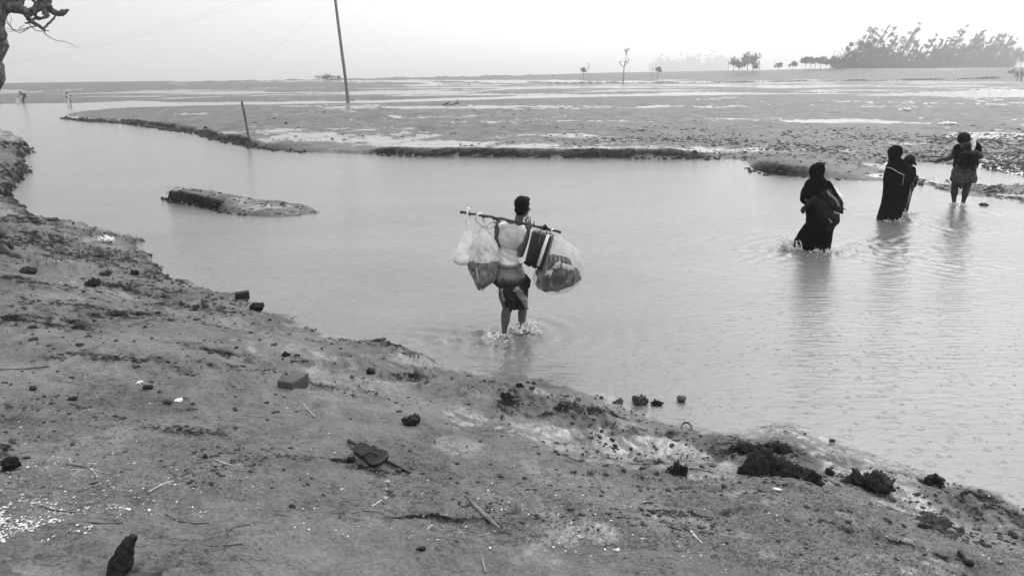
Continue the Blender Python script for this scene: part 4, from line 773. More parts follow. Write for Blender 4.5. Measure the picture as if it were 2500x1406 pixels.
body = hd+f.C((164,232,0,1.3),(166,235,0,2.6),(169,240,0,2.2))+f.C((167,232,0,1.2),(171,234,0,1),(175,235.5,0,.7))+f.C((162,233.5,0,1.1),(161.5,238,0,.9),(165,241,0,.6))+f.C((170,240,0,1.8),(172,250,0,1.2),(174,260,0,.9))+f.C((168,241,0,1.7),(167,250,0,1.2),(166,260,0,.9))
V, F = blob(body, .035, 1); mk('body', V, F, M['skin2'], a2)
V, F = blob([ell(q(0, -.02, .04), .12, .14, .12, A)], .04, 1); mk('hair', V, F, M['hair'], a2)
V, F = blob(f.C((165,233,-.05,2.4),(168,239,-.05,2.2)), .035, 1); mk('pale_shirt', V, F, M['cloth_l'], a2)
V, F = blob(f.C((169,240,0,2.3),(170,245,0,2),(171,248,0,1.8)), .035, 1); mk('short_wrap', V, F, M['lungid'], a2)
net(f, [(166,169,241,-.2,.1),(165.5,169.5,249,-.2,.2),(165,171,256,-.2,.35),(164,172,260,-.2,.4)], 'pale gathered net hanging in front of the right fisher')
# ------------------------------------------------------------------ splashes
def splash(name, p, dirv, length, height, n, lab, seed=0, rr=(.004, .014), spread=.35, arms=26):
    R_ = random.Random(seed); p = np.array(p, float); d = unit([dirv[0], dirv[1], 0]); sd = np.array([-d[1], d[0], 0]); mb = MB(); V0, F0 = sphere_pts()
    bm = bmesh.new(); bmesh.ops.create_icosphere(bm, subdivisions=1, radius=1); bm.verts.index_update(); V1 = np.array([v.co[:] for v in bm.verts]); F1 = [tuple(v.index for v in q_.verts) for q_ in bm.faces]; bm.free()
    pr_ = []
    for i in range(arms):      # curling strands of thrown water, fused into one torn sheet
        a = R_.uniform(-spread*2, spread*2); q0 = p+d*R_.uniform(-.1, length)*.7+sd*R_.gauss(0, .06); v_ = d*math.cos(a)+sd*math.sin(a); h = height*R_.uniform(.15, 1)**1.3; Lh = length*R_.uniform(.15, .5)
        pts = [q0+v_*Lh*t_+np.array([0, 0, h*4*t_*(1-t_)*.8+h*.25*t_])+sd*.025*math.sin(t_*9+i)+np.array([0, 0, .01*math.sin(i*3+t_*14)]) for t_ in np.linspace(0, .75, 9)]
        r0 = R_.uniform(*rr)*1.15; m_ = MB().tube(pts, [max(.0035, r0*(1.3-1.1*t_)+r0*.35*math.sin(t_*23+i)) for t_ in np.linspace(0, .9, 9)], 6); pr_.append((m_.V, m_.F))
    for i in range(arms//2): q0 = p+d*length*R_.uniform(-.3, 1)*.8+sd*R_.gauss(0, .09); pr_.append(ell(q0, R_.uniform(.01, .035), R_.uniform(.008, .02), R_.uniform(.005, .010)))
    V_, F_ = blob(pr_, .0055 if rr[1] < .013 else .007, 2, [(.006, 25)]); mb.add(V_, F_); n = n//2
    for i in range(n):
        t_ = R_.random(); a = R_.uniform(-spread*2.2, spread*2.2); v_ = d*math.cos(a)+sd*math.sin(a); q0 = p+v_*length*t_*1.1+sd*R_.gauss(0, .08)+np.array([0, 0, abs(R_.gauss(0, .6))*height*(1-.5*t_)]); r0 = R_.uniform(*rr)*R_.choice([.35, .5, .8, 1.1])
        mb.add(q0+V1*r0*np.array([R_.uniform(.7, 1.6), R_.uniform(.7, 1.6), R_.uniform(.5, 1)]), F1)
    for i in range(n):      # foam lying on the surface
        t_ = R_.random(); q0 = p+d*length*(t_*1.5-.45)+sd*R_.gauss(0, .16+.1*t_)+np.array([0, 0, .006]); r0 = R_.uniform(*rr)*.8
        mb.add(q0+V1*r0*np.array([R_.uniform(1, 3.4), R_.uniform(.6, 1.3), .3]), F1)
    o = mb.build(name, M['foam'], base=tuple(p)); tag(o, lab, 'splash', kind='stuff')
e0 = Fig(1234, 817)
splash('water_splash', e0.P(1268,806,.1), unit(e0.e+.4*e0.n), .24, .11, 360, 'white splash kicked up by the carrier\'s leading foot', 1, arms=80, rr=(.003,.009))
splash('water_splash', onz(1236,822), -e0.e+.1*e0.n, .30, .03, 150, 'low curl of foamy water round the carrier\'s trailing foot', 2, rr=(.003,.009), spread=.6, arms=24)
e1 = Fig(2004, 609)
splash('water_splash', e1.P(1948,610,-.1), -e1.e-.2*e1.n, .36, .22, 420, 'white splash thrown behind the nearest robed wader\'s trailing foot', 3, spread=.6, arms=90, rr=(.004,.012))
splash('water_splash', onz(1995,612), e1.e-.3*e1.n, .5, .05, 180, 'line of small foam along the hem of the nearest robed wader', 4, spread=.8, arms=26)
splash('water_splash', onz(2172,538), e1.e-.2*e1.n, .3, .05, 60, 'small foam at the hem of the straight robed wader', 5, spread=1, arms=14)
splash('water_splash', onz(2212,522), e1.e, .25, .06, 50, 'small swirl of foam at the child\'s feet', 6, spread=1, arms=14)
splash('water_splash', onz(2330,499), -e1.e, .12, .05, 30, 'tiny splash at the farthest wader\'s left foot', 7, spread=1, arms=10)
splash('water_splash', onz(2351,501), e1.e, .12, .05, 30, 'tiny splash at the farthest wader\'s right foot', 8, spread=1, arms=10)
# ------------------------------------------------------------------ trees on the far bank
def leaves(R_, cs, n, size, dirv=None, flat=.5):
    """many small leaf blades round clump centres cs [(x,y,z,rx,ry,rz)]"""
    V = []; F = []
    tot = sum(c[3]*c[5] for c in cs)
    for c in cs:
        k = max(6, int(n*c[3]*c[5]/tot))
        for _ in range(k):
            p = np.array([R_.gauss(0, .52) for _ in range(3)])
            p = np.array(c[:3])+p*np.array(c[3:6])*(1+.15*R_.gauss(0, 1)); 
            a = unit([R_.gauss(0, 1) for _ in range(3)]) if dirv is None else unit(np.array(dirv)+.65*np.array([R_.gauss(0, 1) for _ in range(3)]))
            b = unit(np.cross(a, [R_.gauss(0, 1) for _ in range(3)])); s = size*R_.uniform(.5, 1.4); w = s*(.45 if dirv is None else .22)
            i = len(V); V += [p-a*s*.6, p+b*w, p+a*s*.9, p-b*w]; F.append((i, i+1, i+2, i+3))
    return V, F
def far_tree(u, vb, vt, D, kind, R_, lab, cat='tree', group=None, name='tree', wid=1.0, lean=0.0, n=2000):
    r = ray(float(u), float(vb)); hd_ = math.hypot(r[0], r[1]); base = CAM+r*(D/hd_); s = D/FPX; h = (vb-vt)*s
    z = Hs(base[0], base[1]); base[2] = min(base[2], z+1.0) ; 
    n_ = unit([base[0], base[1], 0]); e_ = np.array([n_[1], -n_[0], 0]); up = np.array([0, 0, 1.0])
    base = base-up*.0; foot_ = base.copy(); foot_[2] = z-.3
    t = empty(name, tuple(foot_), lab, cat, group); tr = MB(); cs = []; dirv = None
    top = base+up*h+e_*lean*h
    def at(k, w=0, d=0): return base+(top-base)*k+e_*w+n_*d
    if kind == 'bare':
        pts = [foot_, at(.25, R_.uniform(-.02, .02)*h), at(.5, R_.uniform(-.04, .04)*h), at(.78, R_.uniform(-.03, .03)*h), at(1)]
        tr.tube(spl(pts, 3), np.linspace(.022, .004, 13)*h*wid, 6)
        for k in range(7):
            a = R_.uniform(.38, .9); p = at(a); s_ = R_.choice([-1, 1]); L_ = h*R_.uniform(.10, .34)*(1.25-a); q = p+e_*s_*L_*.75+up*L_*R_.uniform(.5, 1.3)+n_*R_.uniform(-.1, .1)*h; md = (p+q)/2+e_*s_*R_.uniform(-.02, .05)*h
            tr.tube(spl([p, md, q], 3), np.linspace(.014, .005, 7)*h, 5)
            for w_ in range(3): q0 = md+(q-md)*R_.uniform(0, 1); q1 = q0+e_*R_.uniform(-.07, .09)*h+up*R_.uniform(.02, .08)*h; tr.tube([q0, (q0+q1)/2+up*.006*h, q1], [.006*h, .005*h, .003*h], 4)
    elif kind in ('round', 'umbrella'):
        ns = 2 if kind == 'umbrella' else 1
        cw = h*(.62 if kind == 'umbrella' else .42)*wid; tr.tube(spl([foot_, at(.3, lean*.1*h), at(.55), at(.85)], 3), np.linspace(.022, .008, 10)*h, 6)
        for k in range(7):
            a = R_.uniform(0, 6.28); w = cw*.55*math.cos(a); d = cw*.55*math.sin(a); p = at(.45); q = at(.62+R_.uniform(0, .2), w, d); tr.tube([p, (p+q)/2+up*.03*h, q], [.013*h, .009*h, .004*h], 5)
        for k in range(20):
            a = R_.uniform(0, 6.28); rr_ = math.sqrt(R_.random())*cw; zz = (.48 if kind == 'umbrella' else .36)+R_.random()*(.46 if kind == 'umbrella' else .6)*(1-.5*rr_/cw)
            rr_ *= (1-.5*max(0, zz-.7)/.3); cs.append((*at(zz+.04*math.sin(3*a), rr_*math.cos(a), rr_*math.sin(a)), cw*R_.uniform(.2, .42), cw*R_.uniform(.2, .4), h*R_.uniform(.06, .12)))
    elif kind == 'tuft':
        tr.tube([foot_, at(.3), at(.75)], [.03*h, .025*h, .02*h], 6)
        for k in range(5): a = k*1.26; cs.append((*at(.62+.07*k, .16*h*math.cos(a)*wid, .16*h*math.sin(a)), .16*h, .14*h, .13*h))
    elif kind == 'pine':      # wind-swept casuarina: feathery sprays streaming to the right
        bend = lean; curve = lambda k: base+up*h*k+e_*h*bend*k*k
        tr.tube([foot_]+[curve(k) for k in (.15, .35, .55, .75, .92, 1)], np.linspace(.02, .004, 7)*h, 5)
        for k in range(int(17*max(.6, wid))):
            kk = R_.uniform(.22, 1)**.8; L_ = h*(.06+.13*(1-kk))*R_.uniform(.5, 1.25)*wid; sgn = R_.choice([-1, 1, 1]); p = curve(kk); q = p+e_*L_*sgn*.7+up*L_*R_.uniform(.3, 1.0)+n_*L_*R_.uniform(-.8, .8)
            tr.tube([p, (p+q)/2, q], [.006*h, .004*h, .002*h], 4)
            for g_ in (.45, .8, 1.1): c_ = p+(q-p)*g_; cs.append((*c_, L_*R_.uniform(.22, .42), L_*.34, L_*R_.uniform(.2, .4)))
        dirv = e_*.65+up*.75
    elif kind == 'bush':
        tr.tube([foot_, at(.5)], [.05*h, .03*h], 5)
        for k in range(12): cs.append((*at(R_.uniform(.1, .72), R_.uniform(-1, 1)*h*wid, R_.uniform(-.5, .5)*h*wid), h*R_.uniform(.25, .5), h*.4, h*R_.uniform(.18, .3)))
    tr.build('trunk', M['trunk'], t)
    if cs: V, F = leaves(R_, cs, n, s*(1.3 if kind == 'pine' else 1.2), dirv); mk('crown', V, F, M['leaf'], t, smooth=False)
    return t
R1 = random.Random(5)
T = [(1424,181,162,300,'tuft','small tufted tree with dark drooping clumps beside a thin bare sapling',1,0,'tree'),(1435,181,149,300,'bare','thin bare sapling right beside the small tufted tree',.5,.0,'tree'),
 (1522,190,117,270,'bare','tall bare forked tree standing alone on the far mud',1,.06,'tree'),(1594,181,163,300,'bare','short crooked bare tree leaning with its leafy neighbour',1.3,-.1,'tree'),(1604,181,160,300,'tuft','small ragged leafy tree next to the short crooked bare one',1,.2,'tree'),
 (1777,175,148,330,'bare','thin bare tree at the left end of the leafy group',.8,.03,'tree'),(1790,175,137,330,'round','narrow leafy tree at the left of the leafy group',.55,.05,'tree'),(1802,175,150,330,'round','low leafy tree in the left of the leafy group',.5,0,'tree'),
 (1812,175,146,330,'round','short leafy tree under the tallest crown of the leafy group',.6,.05,'tree'),(1824,175,124,330,'round','tallest broad crowned tree of the leafy group',.62,.0,'tree'),(1836,175,132,330,'round','broad tree at the right of the tallest crown in the leafy group',.6,.12,'tree'),(1843,174,152,330,'round','small tree at the right foot of the leafy group',.6,0,'tree'),
 (1853,174,134,330,'bare','bare tree at the right end of the leafy group',.8,.04,'tree'),(1900,171,153,360,'round','pale small round tree standing alone in the mist',1.1,0,'tree'),(1935,169,149,340,'round','dark small round tree standing alone on the bank',.9,0,'tree'),
 (1966,168,142,340,'umbrella','leftmost flat crowned tree in the low row',.8,0,'tree'),(1978,168,141,340,'umbrella','second flat crowned tree of the low row from its left end',.8,0,'tree'),(1990,168,143,340,'umbrella','middle flat crowned tree of the low row',.8,.0,'tree'),(2003,168,139,340,'umbrella','fourth flat crowned tree of the low row from its left end',.8,0,'tree'),(2015,168,147,340,'umbrella','smallest flat crowned tree at the right end of the low row',.8,.1,'tree'),
 (2032,168,136,345,'round','loose crowned tree standing between the low row and the tall wood',.8,.05,'tree')]
for u, vb, vt, D, kd, lab, wd, ln, nm in T: far_tree(u, vb, vt, D, kd, R1, lab, lean=ln, wid=wd)
wood = [(2060,140,1.1),(2070,112,.8),(2082,118,.8),(2092,100,.9),(2103,84,1.2),(2118,88,1.1),(2131,86,1.1),(2142,88,1),(2152,118,1),(2163,104,1.1),(2175,118,1),(2188,122,1),(2200,79,1.3),(2214,112,.9),(2226,116,.9),(2238,119,.9),(2250,124,.9),(2258,99,.8),(2270,122,.9),(2281,112,.9),(2292,107,.9),(2301,104,.9),(2312,112,.9),(2322,83,1.0),(2335,114,.9),(2347,108,1),(2357,98,1.1),(2369,100,1),(2381,94,1.1),(2393,106,1),(2404,104,1),(2416,108,1),(2427,100,1.1),(2440,104,1.1),(2452,112,1)]
def WL(k, u, vt):
    sp = {0: 'low dark tree at the left end of the tall misty wood', 4: 'tall feathery tree forming the left peak of the misty wood', 12: 'tallest plume-like tree standing alone above the misty wood', 17: 'slim pointed tree midway along the misty wood', 23: 'tall steeply leaning tree in the right half of the misty wood', 34: 'palest feathery tree at the right end of the misty wood'}
    return sp.get(k, 'wind-swept feathery tree standing within the tall misty wood at right')
for k, (u, vt, wd) in enumerate(wood):
    far_tree(u-6, 168, vt, 330+(u-2060)*.62+R1.uniform(-8, 8), 'pine', R1, WL(k, u, vt), group='wind-swept trees of the tall wood', name='windswept_tree', wid=wd*1.1, lean=R1.uniform(.16, .38), n=4200)
far_tree(2475, 168, 117, 560, 'round', R1, 'pale round crowned tree just right of the tall wood', wid=.8); far_tree(2490, 168, 128, 560, 'round', R1, 'pale lower tree close to the right picture edge', wid=.8)
far_tree(800, 199, 181, 300, 'bush', R1, 'wide low bush on the left far bank skyline', 'bush', name='bush', wid=1.9, n=2200)
far_tree(2487, 168, 150, 250, 'bush', R1, 'leaning ragged bush at the far right edge', 'bush', name='bush', wid=.9, n=900)
# undergrowth of the wood, and the far-off wood in the mist: masses nobody could count
def mass(name, u0, u1, vtop, vb, D0, D1, n, size, seed, lab):
    R_ = random.Random(seed); cs = []
    k = int((u1-u0)/5)
    for i in range(k):
        u = u0+(u1-u0)*i/k; D = D0+(D1-D0)*i/k+R_.uniform(-8, 12); s = D/FPX; r = ray(u, vb); c = CAM+r*(D/math.hypot(r[0], r[1])); hh = (vb-vtop)*s*R_.uniform(.5, 1.15)
        cs.append((c[0]+R_.uniform(-1, 1), c[1], c[2]+hh*.42, 6*s*R_.uniform(.8, 1.6), 4, hh*.55))
    V, F = leaves(R_, cs, n, size); o = mk(name, V, F, M['leaf'], None, smooth=False); tag(o, lab, 'undergrowth', kind='stuff')
mass('undergrowth', 2042, 2470, 133, 170, 345, 600, 48000, .52, 3, 'dense dark undergrowth filling the foot of the tall wood')
mass('distant_wood', 1590, 1775, 146, 172, 1750, 1900, 6000, 3.6, 4, 'very faint far-off wood in the mist behind the bare trees')
# low scrub and a line of short stakes on the far mud
def scrub(name, u0, u1, v0, v1, D, n, hpx, seed, lab):
    R_ = random.Random(seed); V = []; F = []; s = D/FPX
    for i in range(n):
        t_ = R_.random(); u = u0+(u1-u0)*t_; v = v0+(v1-v0)*t_; r = ray(u, v); c = CAM+r*(D/math.hypot(r[0], r[1])); c = c+np.array([0, R_.uniform(-2, 2), 0]); c[2] = Hs(c[0], c[1])
        w_ = max(0, math.sin(t_*41+seed)+math.sin(t_*97)*.7+.5)
        if w_ < .2: continue
        a = unit([R_.gauss(0, 1), R_.gauss(0, 1), abs(R_.gauss(0, .8))]); q = c+np.array([0, 0, s*hpx*w_*R_.random()*.6]); b = unit(np.cross(a, [R_.gauss(0, 1) for _ in range(3)])); k = len(V); z_ = s*1.6
        V += [q-a*z_, q+b*z_*.5, q+a*z_, q-b*z_*.5]; F.append((k, k+1, k+2, k+3))
    o = mk(name, V, F, M['leaf'], None, smooth=False); tag(o, lab, 'scrub', kind='stuff')
scrub('low_scrub', 1340, 1470, 190, 189, 275, 700, 3, 1, 'low dark scrub round the foot of the small tufted tree')
scrub('low_scrub', 1480, 2500, 188, 177, 280, 3800, 3, 2, 'long broken line of low scrub on the far mud below the trees')
scrub('low_scrub', 500, 1300, 199, 186, 325, 1500, 2.2, 3, 'ragged low scrub along the left skyline')
R2 = random.Random(9); sp0 = None
for k in range(64):
    u = 1545+k*14+R2.uniform(-4, 4); v = 187-(u-1545)*.0105+R2.uniform(-.6, .4); D = 272+R2.uniform(-2, 2); r = ray(u, v); c = CAM+r*(D/math.hypot(r[0], r[1])); c[2] = Hs(c[0], c[1])-.1
    if sp0 is None:
        m_ = MB(); m_.tube([(0, 0, 0), (.05, 0, .45), (.02, .02, .85)], [.16, .14, .10], 7); m_.tube([(.02, 0, .5), (.2, .03, .72)], [.06, .04], 5); sp0 = mk('short_stake', m_.V, m_.F, M['trunk'], None, base=(0, 0, 0)); o = sp0
    else: o = sp0.copy(); COL.objects.link(o)
    o.location = c; o.rotation_euler = (R2.uniform(-.15, .15), R2.uniform(-.2, .2), R2.uniform(0, 6)); z_ = R2.uniform(.35, .85); o.scale = (z_, z_, z_)
    tag(o, 'short weathered stake in the long line across the far mud', 'stake', 'stakes in a line on the far mud')
far_tree(2497, 172, 152, 230, 'bare', R1, 'thick dark broken tree stub at the far right edge', name='tree_stub', wid=3.2, lean=-.1)
# ------------------------------------------------------------------ utility pole, guy wires, overhead cables, mooring post
g0 = G(850, 252.5); f = Fig(850, 252.5, g0[2])
up_ = empty('utility_pole', tuple(f.b), 'tall leaning wooden utility pole on the far mud spit', 'utility pole')
pts = [f.P(850.5, 256), f.P(848, 236), f.P(843, 190), f.P(835, 130), f.P(826, 60), f.P(818.5, 0), f.P(813, -45), f.P(811, -66)]
MB().tube(spl(pts, 4), np.linspace(.20, .135, 29), 14).build('shaft', M['wood'], up_)
cA = MB(); c_ = f.P(812.5, -52); cA.box(c_, f.e*1.1, f.n*.06, f.up*.06, .01); cA.build('crossarm', M['wood'], up_)
for o_ in (-.95, 0, .95):
    m_ = MB(); p = c_+f.e*o_+f.up*.06; m_.tube([p, p+f.up*.12, p+f.up*.15, p+f.up*.24], [.03, .03, .07, .05], 10); m_.build('insulator', M['trim'], up_)
MB().box(f.P(848.5, 214, -.19), f.e*.12, f.n*.02, f.up*.18, .005).build('number_plate', M['wood'], up_) if False else None
wa_ = f.P(815.5, -18)
for nm, pt, mid in (('left', G(534, 246), None), ('right', G(1084, 244), None)):
    L_ = [wa_+(pt-wa_)*k/24-np.array([0, 0, .35*math.sin(PI*k/24)]) for k in range(25)]; o = MB().tube(L_, .0065, 5).build('guy_wire', M['wire']); tag(o, 'thin guy wire running down to the %s of the utility pole' % nm, 'wire')
for k, (o_, q) in enumerate(((-.95, (0,93,525,0)), (0, (0,117,610,0)), (.95, (0,125,669,0)))):
    p1 = c_+f.e*o_+f.up*.3; r = ray(q[0]-260., q[1]+(62,54,52)[k]); p0 = CAM+r*(230/math.hypot(r[0], r[1]))
    L_ = [p1+(p0-p1)*a-np.array([0, 0, 3.0*math.sin(PI*a)]) for a in np.linspace(0, 1, 40)]; o = MB().tube(L_, .007, 5).build('overhead_cable', M['wire']); tag(o, '%s of the three faint overhead cables crossing the left sky' % ('uppermost', 'middle one', 'lowest')[k], 'cable')
g0 = G(607, 333); f = Fig(607, 333, g0[2])
o = MB().tube(spl([f.P(607.5, 338), f.P(603, 312), f.P(598, 285), f.P(593, 262), f.P(590, 248.5)], 5), np.linspace(.062, .058, 21)*(1+.06*np.sin(np.arange(21)*1.7)), 10).build('wooden_post', M['wood']); tag(o, 'short leaning wooden post on the far bank\'s edge', 'post')
# ------------------------------------------------------------------ dead tree leaning in from the left
g0 = np.array([*onz(-34, 598, .7)[:2], 0.7]); g0[2] = Hs(g0[0], g0[1]); f = Fig(-34, 598, g0[2])
dt = empty('dead_tree', tuple(f.b), 'gnarled dead tree at the left edge with twisted bare limbs reaching over the bank', 'tree')
def limb(pts, nm=None, knob=.12, n=10, mt='dead'):
    Q = spl([(*f.P(p[0], p[1], p[3] if len(p) > 3 else 0), p[2]*f.s) for p in pts], 6)
    for i in range(len(Q)): Q[i, 3] *= 1+knob*(mn.noise(Vector((i*.45, pts[0][0], pts[0][1])))+.5*mn.noise(Vector((i*1.3, pts[0][1], 3)))); Q[i, :3] += np.array([mn.noise(Vector((i*.4, k_*7, pts[0][0]))) for k_ in range(3)])*Q[i, 3]*.5
    return MB().tube(Q[:, :3], Q[:, 3], n)
trunk = limb([(-60,640,44),(-60,590,38),(-60,520,31),(-62,420,30),(-50,300,27),(-34,200,27),(-26.5,110,28),(-27,60,28.5),(-30,10,30),(-35,-40,34),(-50,-100,30)], knob=.03, n=20)
trunk.build('trunk', M['dead'], dt)
limb([(-50,520,22,-.1),(-22,552,16,-.2),(-2,575,13,-.25),(12,592,10,-.3),(26,608,8,-.3),(42,622,5,-.3)], n=12).build('root', M['woodd'], dt)
limb([(-10,600,22,-.3),(20,625,12,-.5),(46,632,8,-.6),(70,640,7,-.7),(92,650,8,-.8),(112,662,6,-.9),(136,674,3,-1)], n=10).build('root', M['woodd'], dt)
BR = [[(-26,30,22),(-4,19,15),(12,20,12.5),(30,16,12),(44,21,10.5),(60,28,8.6),(74,30,8),(86,24,7),(98,12,8.5),(106,-2,10),(110,-20,11)],
 [(-20,0,20),(5,4,13),(24,-4,12),(40,-14,9)],[(58,-14,7),(52,0,7),(46,12,7.5),(42,20,7)],
 [(102,10,8),(112,12,9),(120,22,7.2),(130,29,6),(140,33,5.6),(150,33.5,5.4),(158,30,4),(164,26,3),(168,24.5,1.6)],[(150,28,3),(153,26,2.6),(158,27,1.5)],
 [(63,30,6.5),(68,43,4.8),(76,53,4.2),(86,59,3.6),(96,64,3.2),(103,70,2.9),(108,73,2.2),(109,77,1)],[(107,70,2.4),(114,63,2.1),(123,54,2.2),(130,47,2),(135,39,1.7)],
 [(92,8,5),(92,20,4.2),(88,30,3.4),(86,38,3),(92,43,2.6),(102,45,2.6),(112,43,2.6),(118,40,2)],[(108,14,6.5),(108,26,5.2),(114,35,4.6),(117,42,2.6)],[(102,22,3),(106,30,2.4),(104,36,2)],
 [(76,50,2.6),(86,46,2.6),(98,47,2.4),(108,41,2.4),(114,36,2)],[(74,54,2.2),(66,57,1.8),(60,57,1.4)],[(72,-6,3),(80,0,3),(88,8,3),(96,12,3)],[(112,2,6),(121,4,4),(127,6,2.2)],[(116,-8,6),(122,2,4),(120,9,3)],[(96,-16,8),(100,2,8),(106,14,8)]]
for p in BR: limb(p, knob=.22).build('limb', M['dead'], dt)
TW = [[(108,75,1.2),(109,82,1),(118,89,.9),(130,96,.8),(143,101,.7),(158,102,.6),(172,108,.5),(186,114,.4),(195,118,.25)],[(88,65,1.3),(74,67,1.1),(60,71,1),(44,75,.9),(30,71,.8),(20,60,.6),(10,48,.5),(3,38,.4)],[(72,68,.8),(62,75,.8),(50,80,.7),(36,76,.7),(24,64,.6),(17,48,.5),(16,34,.4)],
 [(70,57,1),(76,65,.9),(86,74,.8),(96,76.5,.8),(110,76.5,.8),(120,75.5,.9)],[(32,73,.6),(25,60,.5),(28,45,.4),(20,34,.3)],[(46,72,.6),(52,66,.6),(60,62,.5)],[(34,75,.6),(22,72,.5),(12,67,.4)],[(36,79,.5),(24,78,.4),(13,80,.3)],[(60,73,.6),(56,78,.6),(48,80,.5)]]
for p in TW: limb(p, knob=.2, n=6).build('twig', M['dead'], dt)
# ------------------------------------------------------------------ things lying on the near bank
def px(q): return (EYE-q[2])/FPX/abs(unit(q-CAM)[2])
def local(u, v):
    q = G(u, v); n_ = unit([q[0], q[1], 0]); return q, np.array([n_[1], -n_[0], 0]), n_, px(q)
def lump(name, u, v, w, h, m, lab, cat, seed=0, rough=.35, parts=3, group=None, flat=1.0):
    """irregular lump w x h photo px, centre of its foot at u, v"""
    q, e, n_, s = local(u, v); R_ = random.Random(seed); W_, H_ = w*s/2, h*s*.5*flat; pr = []
    for i in range(parts): a = R_.uniform(0, 6.28); k = R_.uniform(.45, .75); rr_ = (1-k)*.9; pr.append(ell(q+e*W_*rr_*math.cos(a)+n_*W_*.7*rr_*math.sin(a)+np.array([0, 0, H_*R_.uniform(.1, .75)]), W_*k, W_*k*R_.uniform(.6, 1), H_*R_.uniform(.6, 1.1), [e, n_, [0, 0, 1]]))
    V, F = blob(pr, max(.004, W_/24), 0, [(W_*rough, tuple([1.6/W_]*3)), (W_*rough*.45, tuple([5/W_]*3))]); o = mk(name, V, F, m, None, base=tuple(q)); return tag(o, lab, cat, group)
# brick half sunk in mud
q, e, n_, s = local(716, 942); a = math.radians(52); ex = (e*math.cos(a)+n_*math.sin(a)); ey = (-e*math.sin(a)+n_*math.cos(a))
m_ = MB(); m_.box(q+np.array([0, 0, .018])+e*.0, ex*.105, ey*.068, np.array([0, 0, .055])+ex*.008, .009); V = np.array(m_.V); V = V+np.array([[mn.noise(Vector(p)*30)*.008]*3 for p in V]); o = mk('brick', V, m_.F, M['brick'], None, base=tuple(q)); tag(o, 'single dark wet brick half sunk in the mud of the near bank', 'brick')
# flip-flop
q, e, n_, s = local(906, 1128)
ff = empty('sandal', tuple(q), 'dark ridged rubber flip-flop lying sole down beside a long thin stick', 'sandal')
hl, to = G(872, 1103), G(936, 1147); dx_ = unit([(to-hl)[0], (to-hl)[1], 0]); sx_ = np.array([-dx_[1], dx_[0], .30])*1.22; c0 = (hl+to)/2; c0[2] = max(hl[2], to[2])+.014; Ls = np.linalg.norm((to-hl)[:2])/2*1.08
prof = [(-1, 0), (-.97, .13), (-.85, .22), (-.6, .27), (-.3, .25), (0, .27), (.3, .34), (.6, .39), (.82, .34), (.95, .2), (1, 0)]
cp = spl([(a_, b_) for a_, b_ in prof], 4); out_ = [(a_, b_) for a_, b_ in cp]+[(a_, -b_*.95) for a_, b_ in cp[::-1][1:-1]]
def sole(z0, z1, k): 
    n = len(out_); rings_ = [(z0, k*.97), (z0+.003, k), (z1-.003, k), (z1, k*.96)]; V = []; 
    for z_, kk in rings_: V += [c0+dx_*a_*Ls*kk+sx_*b_*Ls*kk+np.array([0, 0, z_+.010*max(0, -a_-.3)]) for a_, b_ in out_]
    F = [(r_*n+j, r_*n+(j+1) % n, (r_+1)*n+(j+1) % n, (r_+1)*n+j) for r_ in range(3) for j in range(n)]+[tuple(range(n-1, -1, -1)), tuple(range(3*n, 4*n))]; return V, F
V, F = sole(0, .026, 1); mk('sole', V, F, M['rubber'], ff, smooth=False)
rd = MB()
for k in range(17):
    a_ = -.88+.105*k; w_ = np.interp(a_, [p[0] for p in prof], [p[1] for p in prof])*.86
    rd.box(c0+dx_*a_*Ls+np.array([0, 0, .027+.010*max(0, -a_-.3)]), sx_*w_*Ls, dx_*.0035, np.array([0, 0, .0018]))
rd.build('tread_ridges', M['trunk'], ff, smooth=False)
post = c0+dx_*.52*Ls+np.array([0, 0, .03]); st = MB()
for s_ in (-1, 1): st.tube(spl([post, post+dx_*-.15*Ls+sx_*s_*.12*Ls+np.array([0, 0, .026]), c0+dx_*.0*Ls+sx_*s_*.26*Ls+np.array([0, 0, .036]), c0-dx_*.3*Ls+sx_*s_*.27*Ls+np.array([0, 0, .02])], 5), .0052, 8)
st.build('strap', M['rubber'], ff); MB().tube([post-[0, 0, .01], post+[0, 0, .012]], [.006, .009], 8).build('toe_post', M['rubber'], ff)
def stick(name, pts, r, m, lab, cat='stick', n=8, lift=.6, taper=None, squash=None, group=None):
    Q = []; 
    for u, v in pts: p = G(u, v); s_ = px(p); Q.append(p+np.array([0, 0, r*s_*lift]))
    S_ = spl(Q, 6); s0 = px(Q[0]); rr_ = np.full(len(S_), r*s0)*(1+.12*np.array([mn.noise(Vector((i*.6, pts[0][0], 1))) for i in range(len(S_))]))
    if taper: rr_ = rr_*np.interp(np.linspace(0, 1, len(S_)), [t_[0] for t_ in taper], [t_[1] for t_ in taper])
    o = MB().tube(S_, rr_, n, squash=squash).build(name, m); return tag(o, lab, cat, group)
stick('stick', [(852,1080),(900,1105),(935,1124),(965,1140),(1001,1158)], 3.6, M['woodd'], 'long thin dark stick lying across the toe of the flip-flop', lift=1.4, taper=[(0,1.3),(.5,1),(1,.8)])
stick('husk', [(1136,1210),(1160,1236),(1190,1265),(1222,1292)], 5.5, M['wood'], 'split grey brown palm husk lying slantwise below the flip-flop', 'husk', taper=[(0,.3),(.3,1),(.6,1.1),(.85,.8),(1,.2)], squash=.5)
stick('twig', [(1205,1270),(1222,1280),(1233,1295)], 1.6, M['wood'], 'short split end beside the grey brown husk', 'twig')
stick('splinter', [(908,1236),(925,1226),(945,1215)], 3.0, M['straw'], 'short pale flat splinter below the flip-flop', 'splinter', squash=.4)
stick('twig', [(858,1252),(890,1247),(920,1248),(935,1252)], 2.4, M['wood'], 'thin frayed strip of bark left of the pale flat splinter', 'twig', squash=.4)
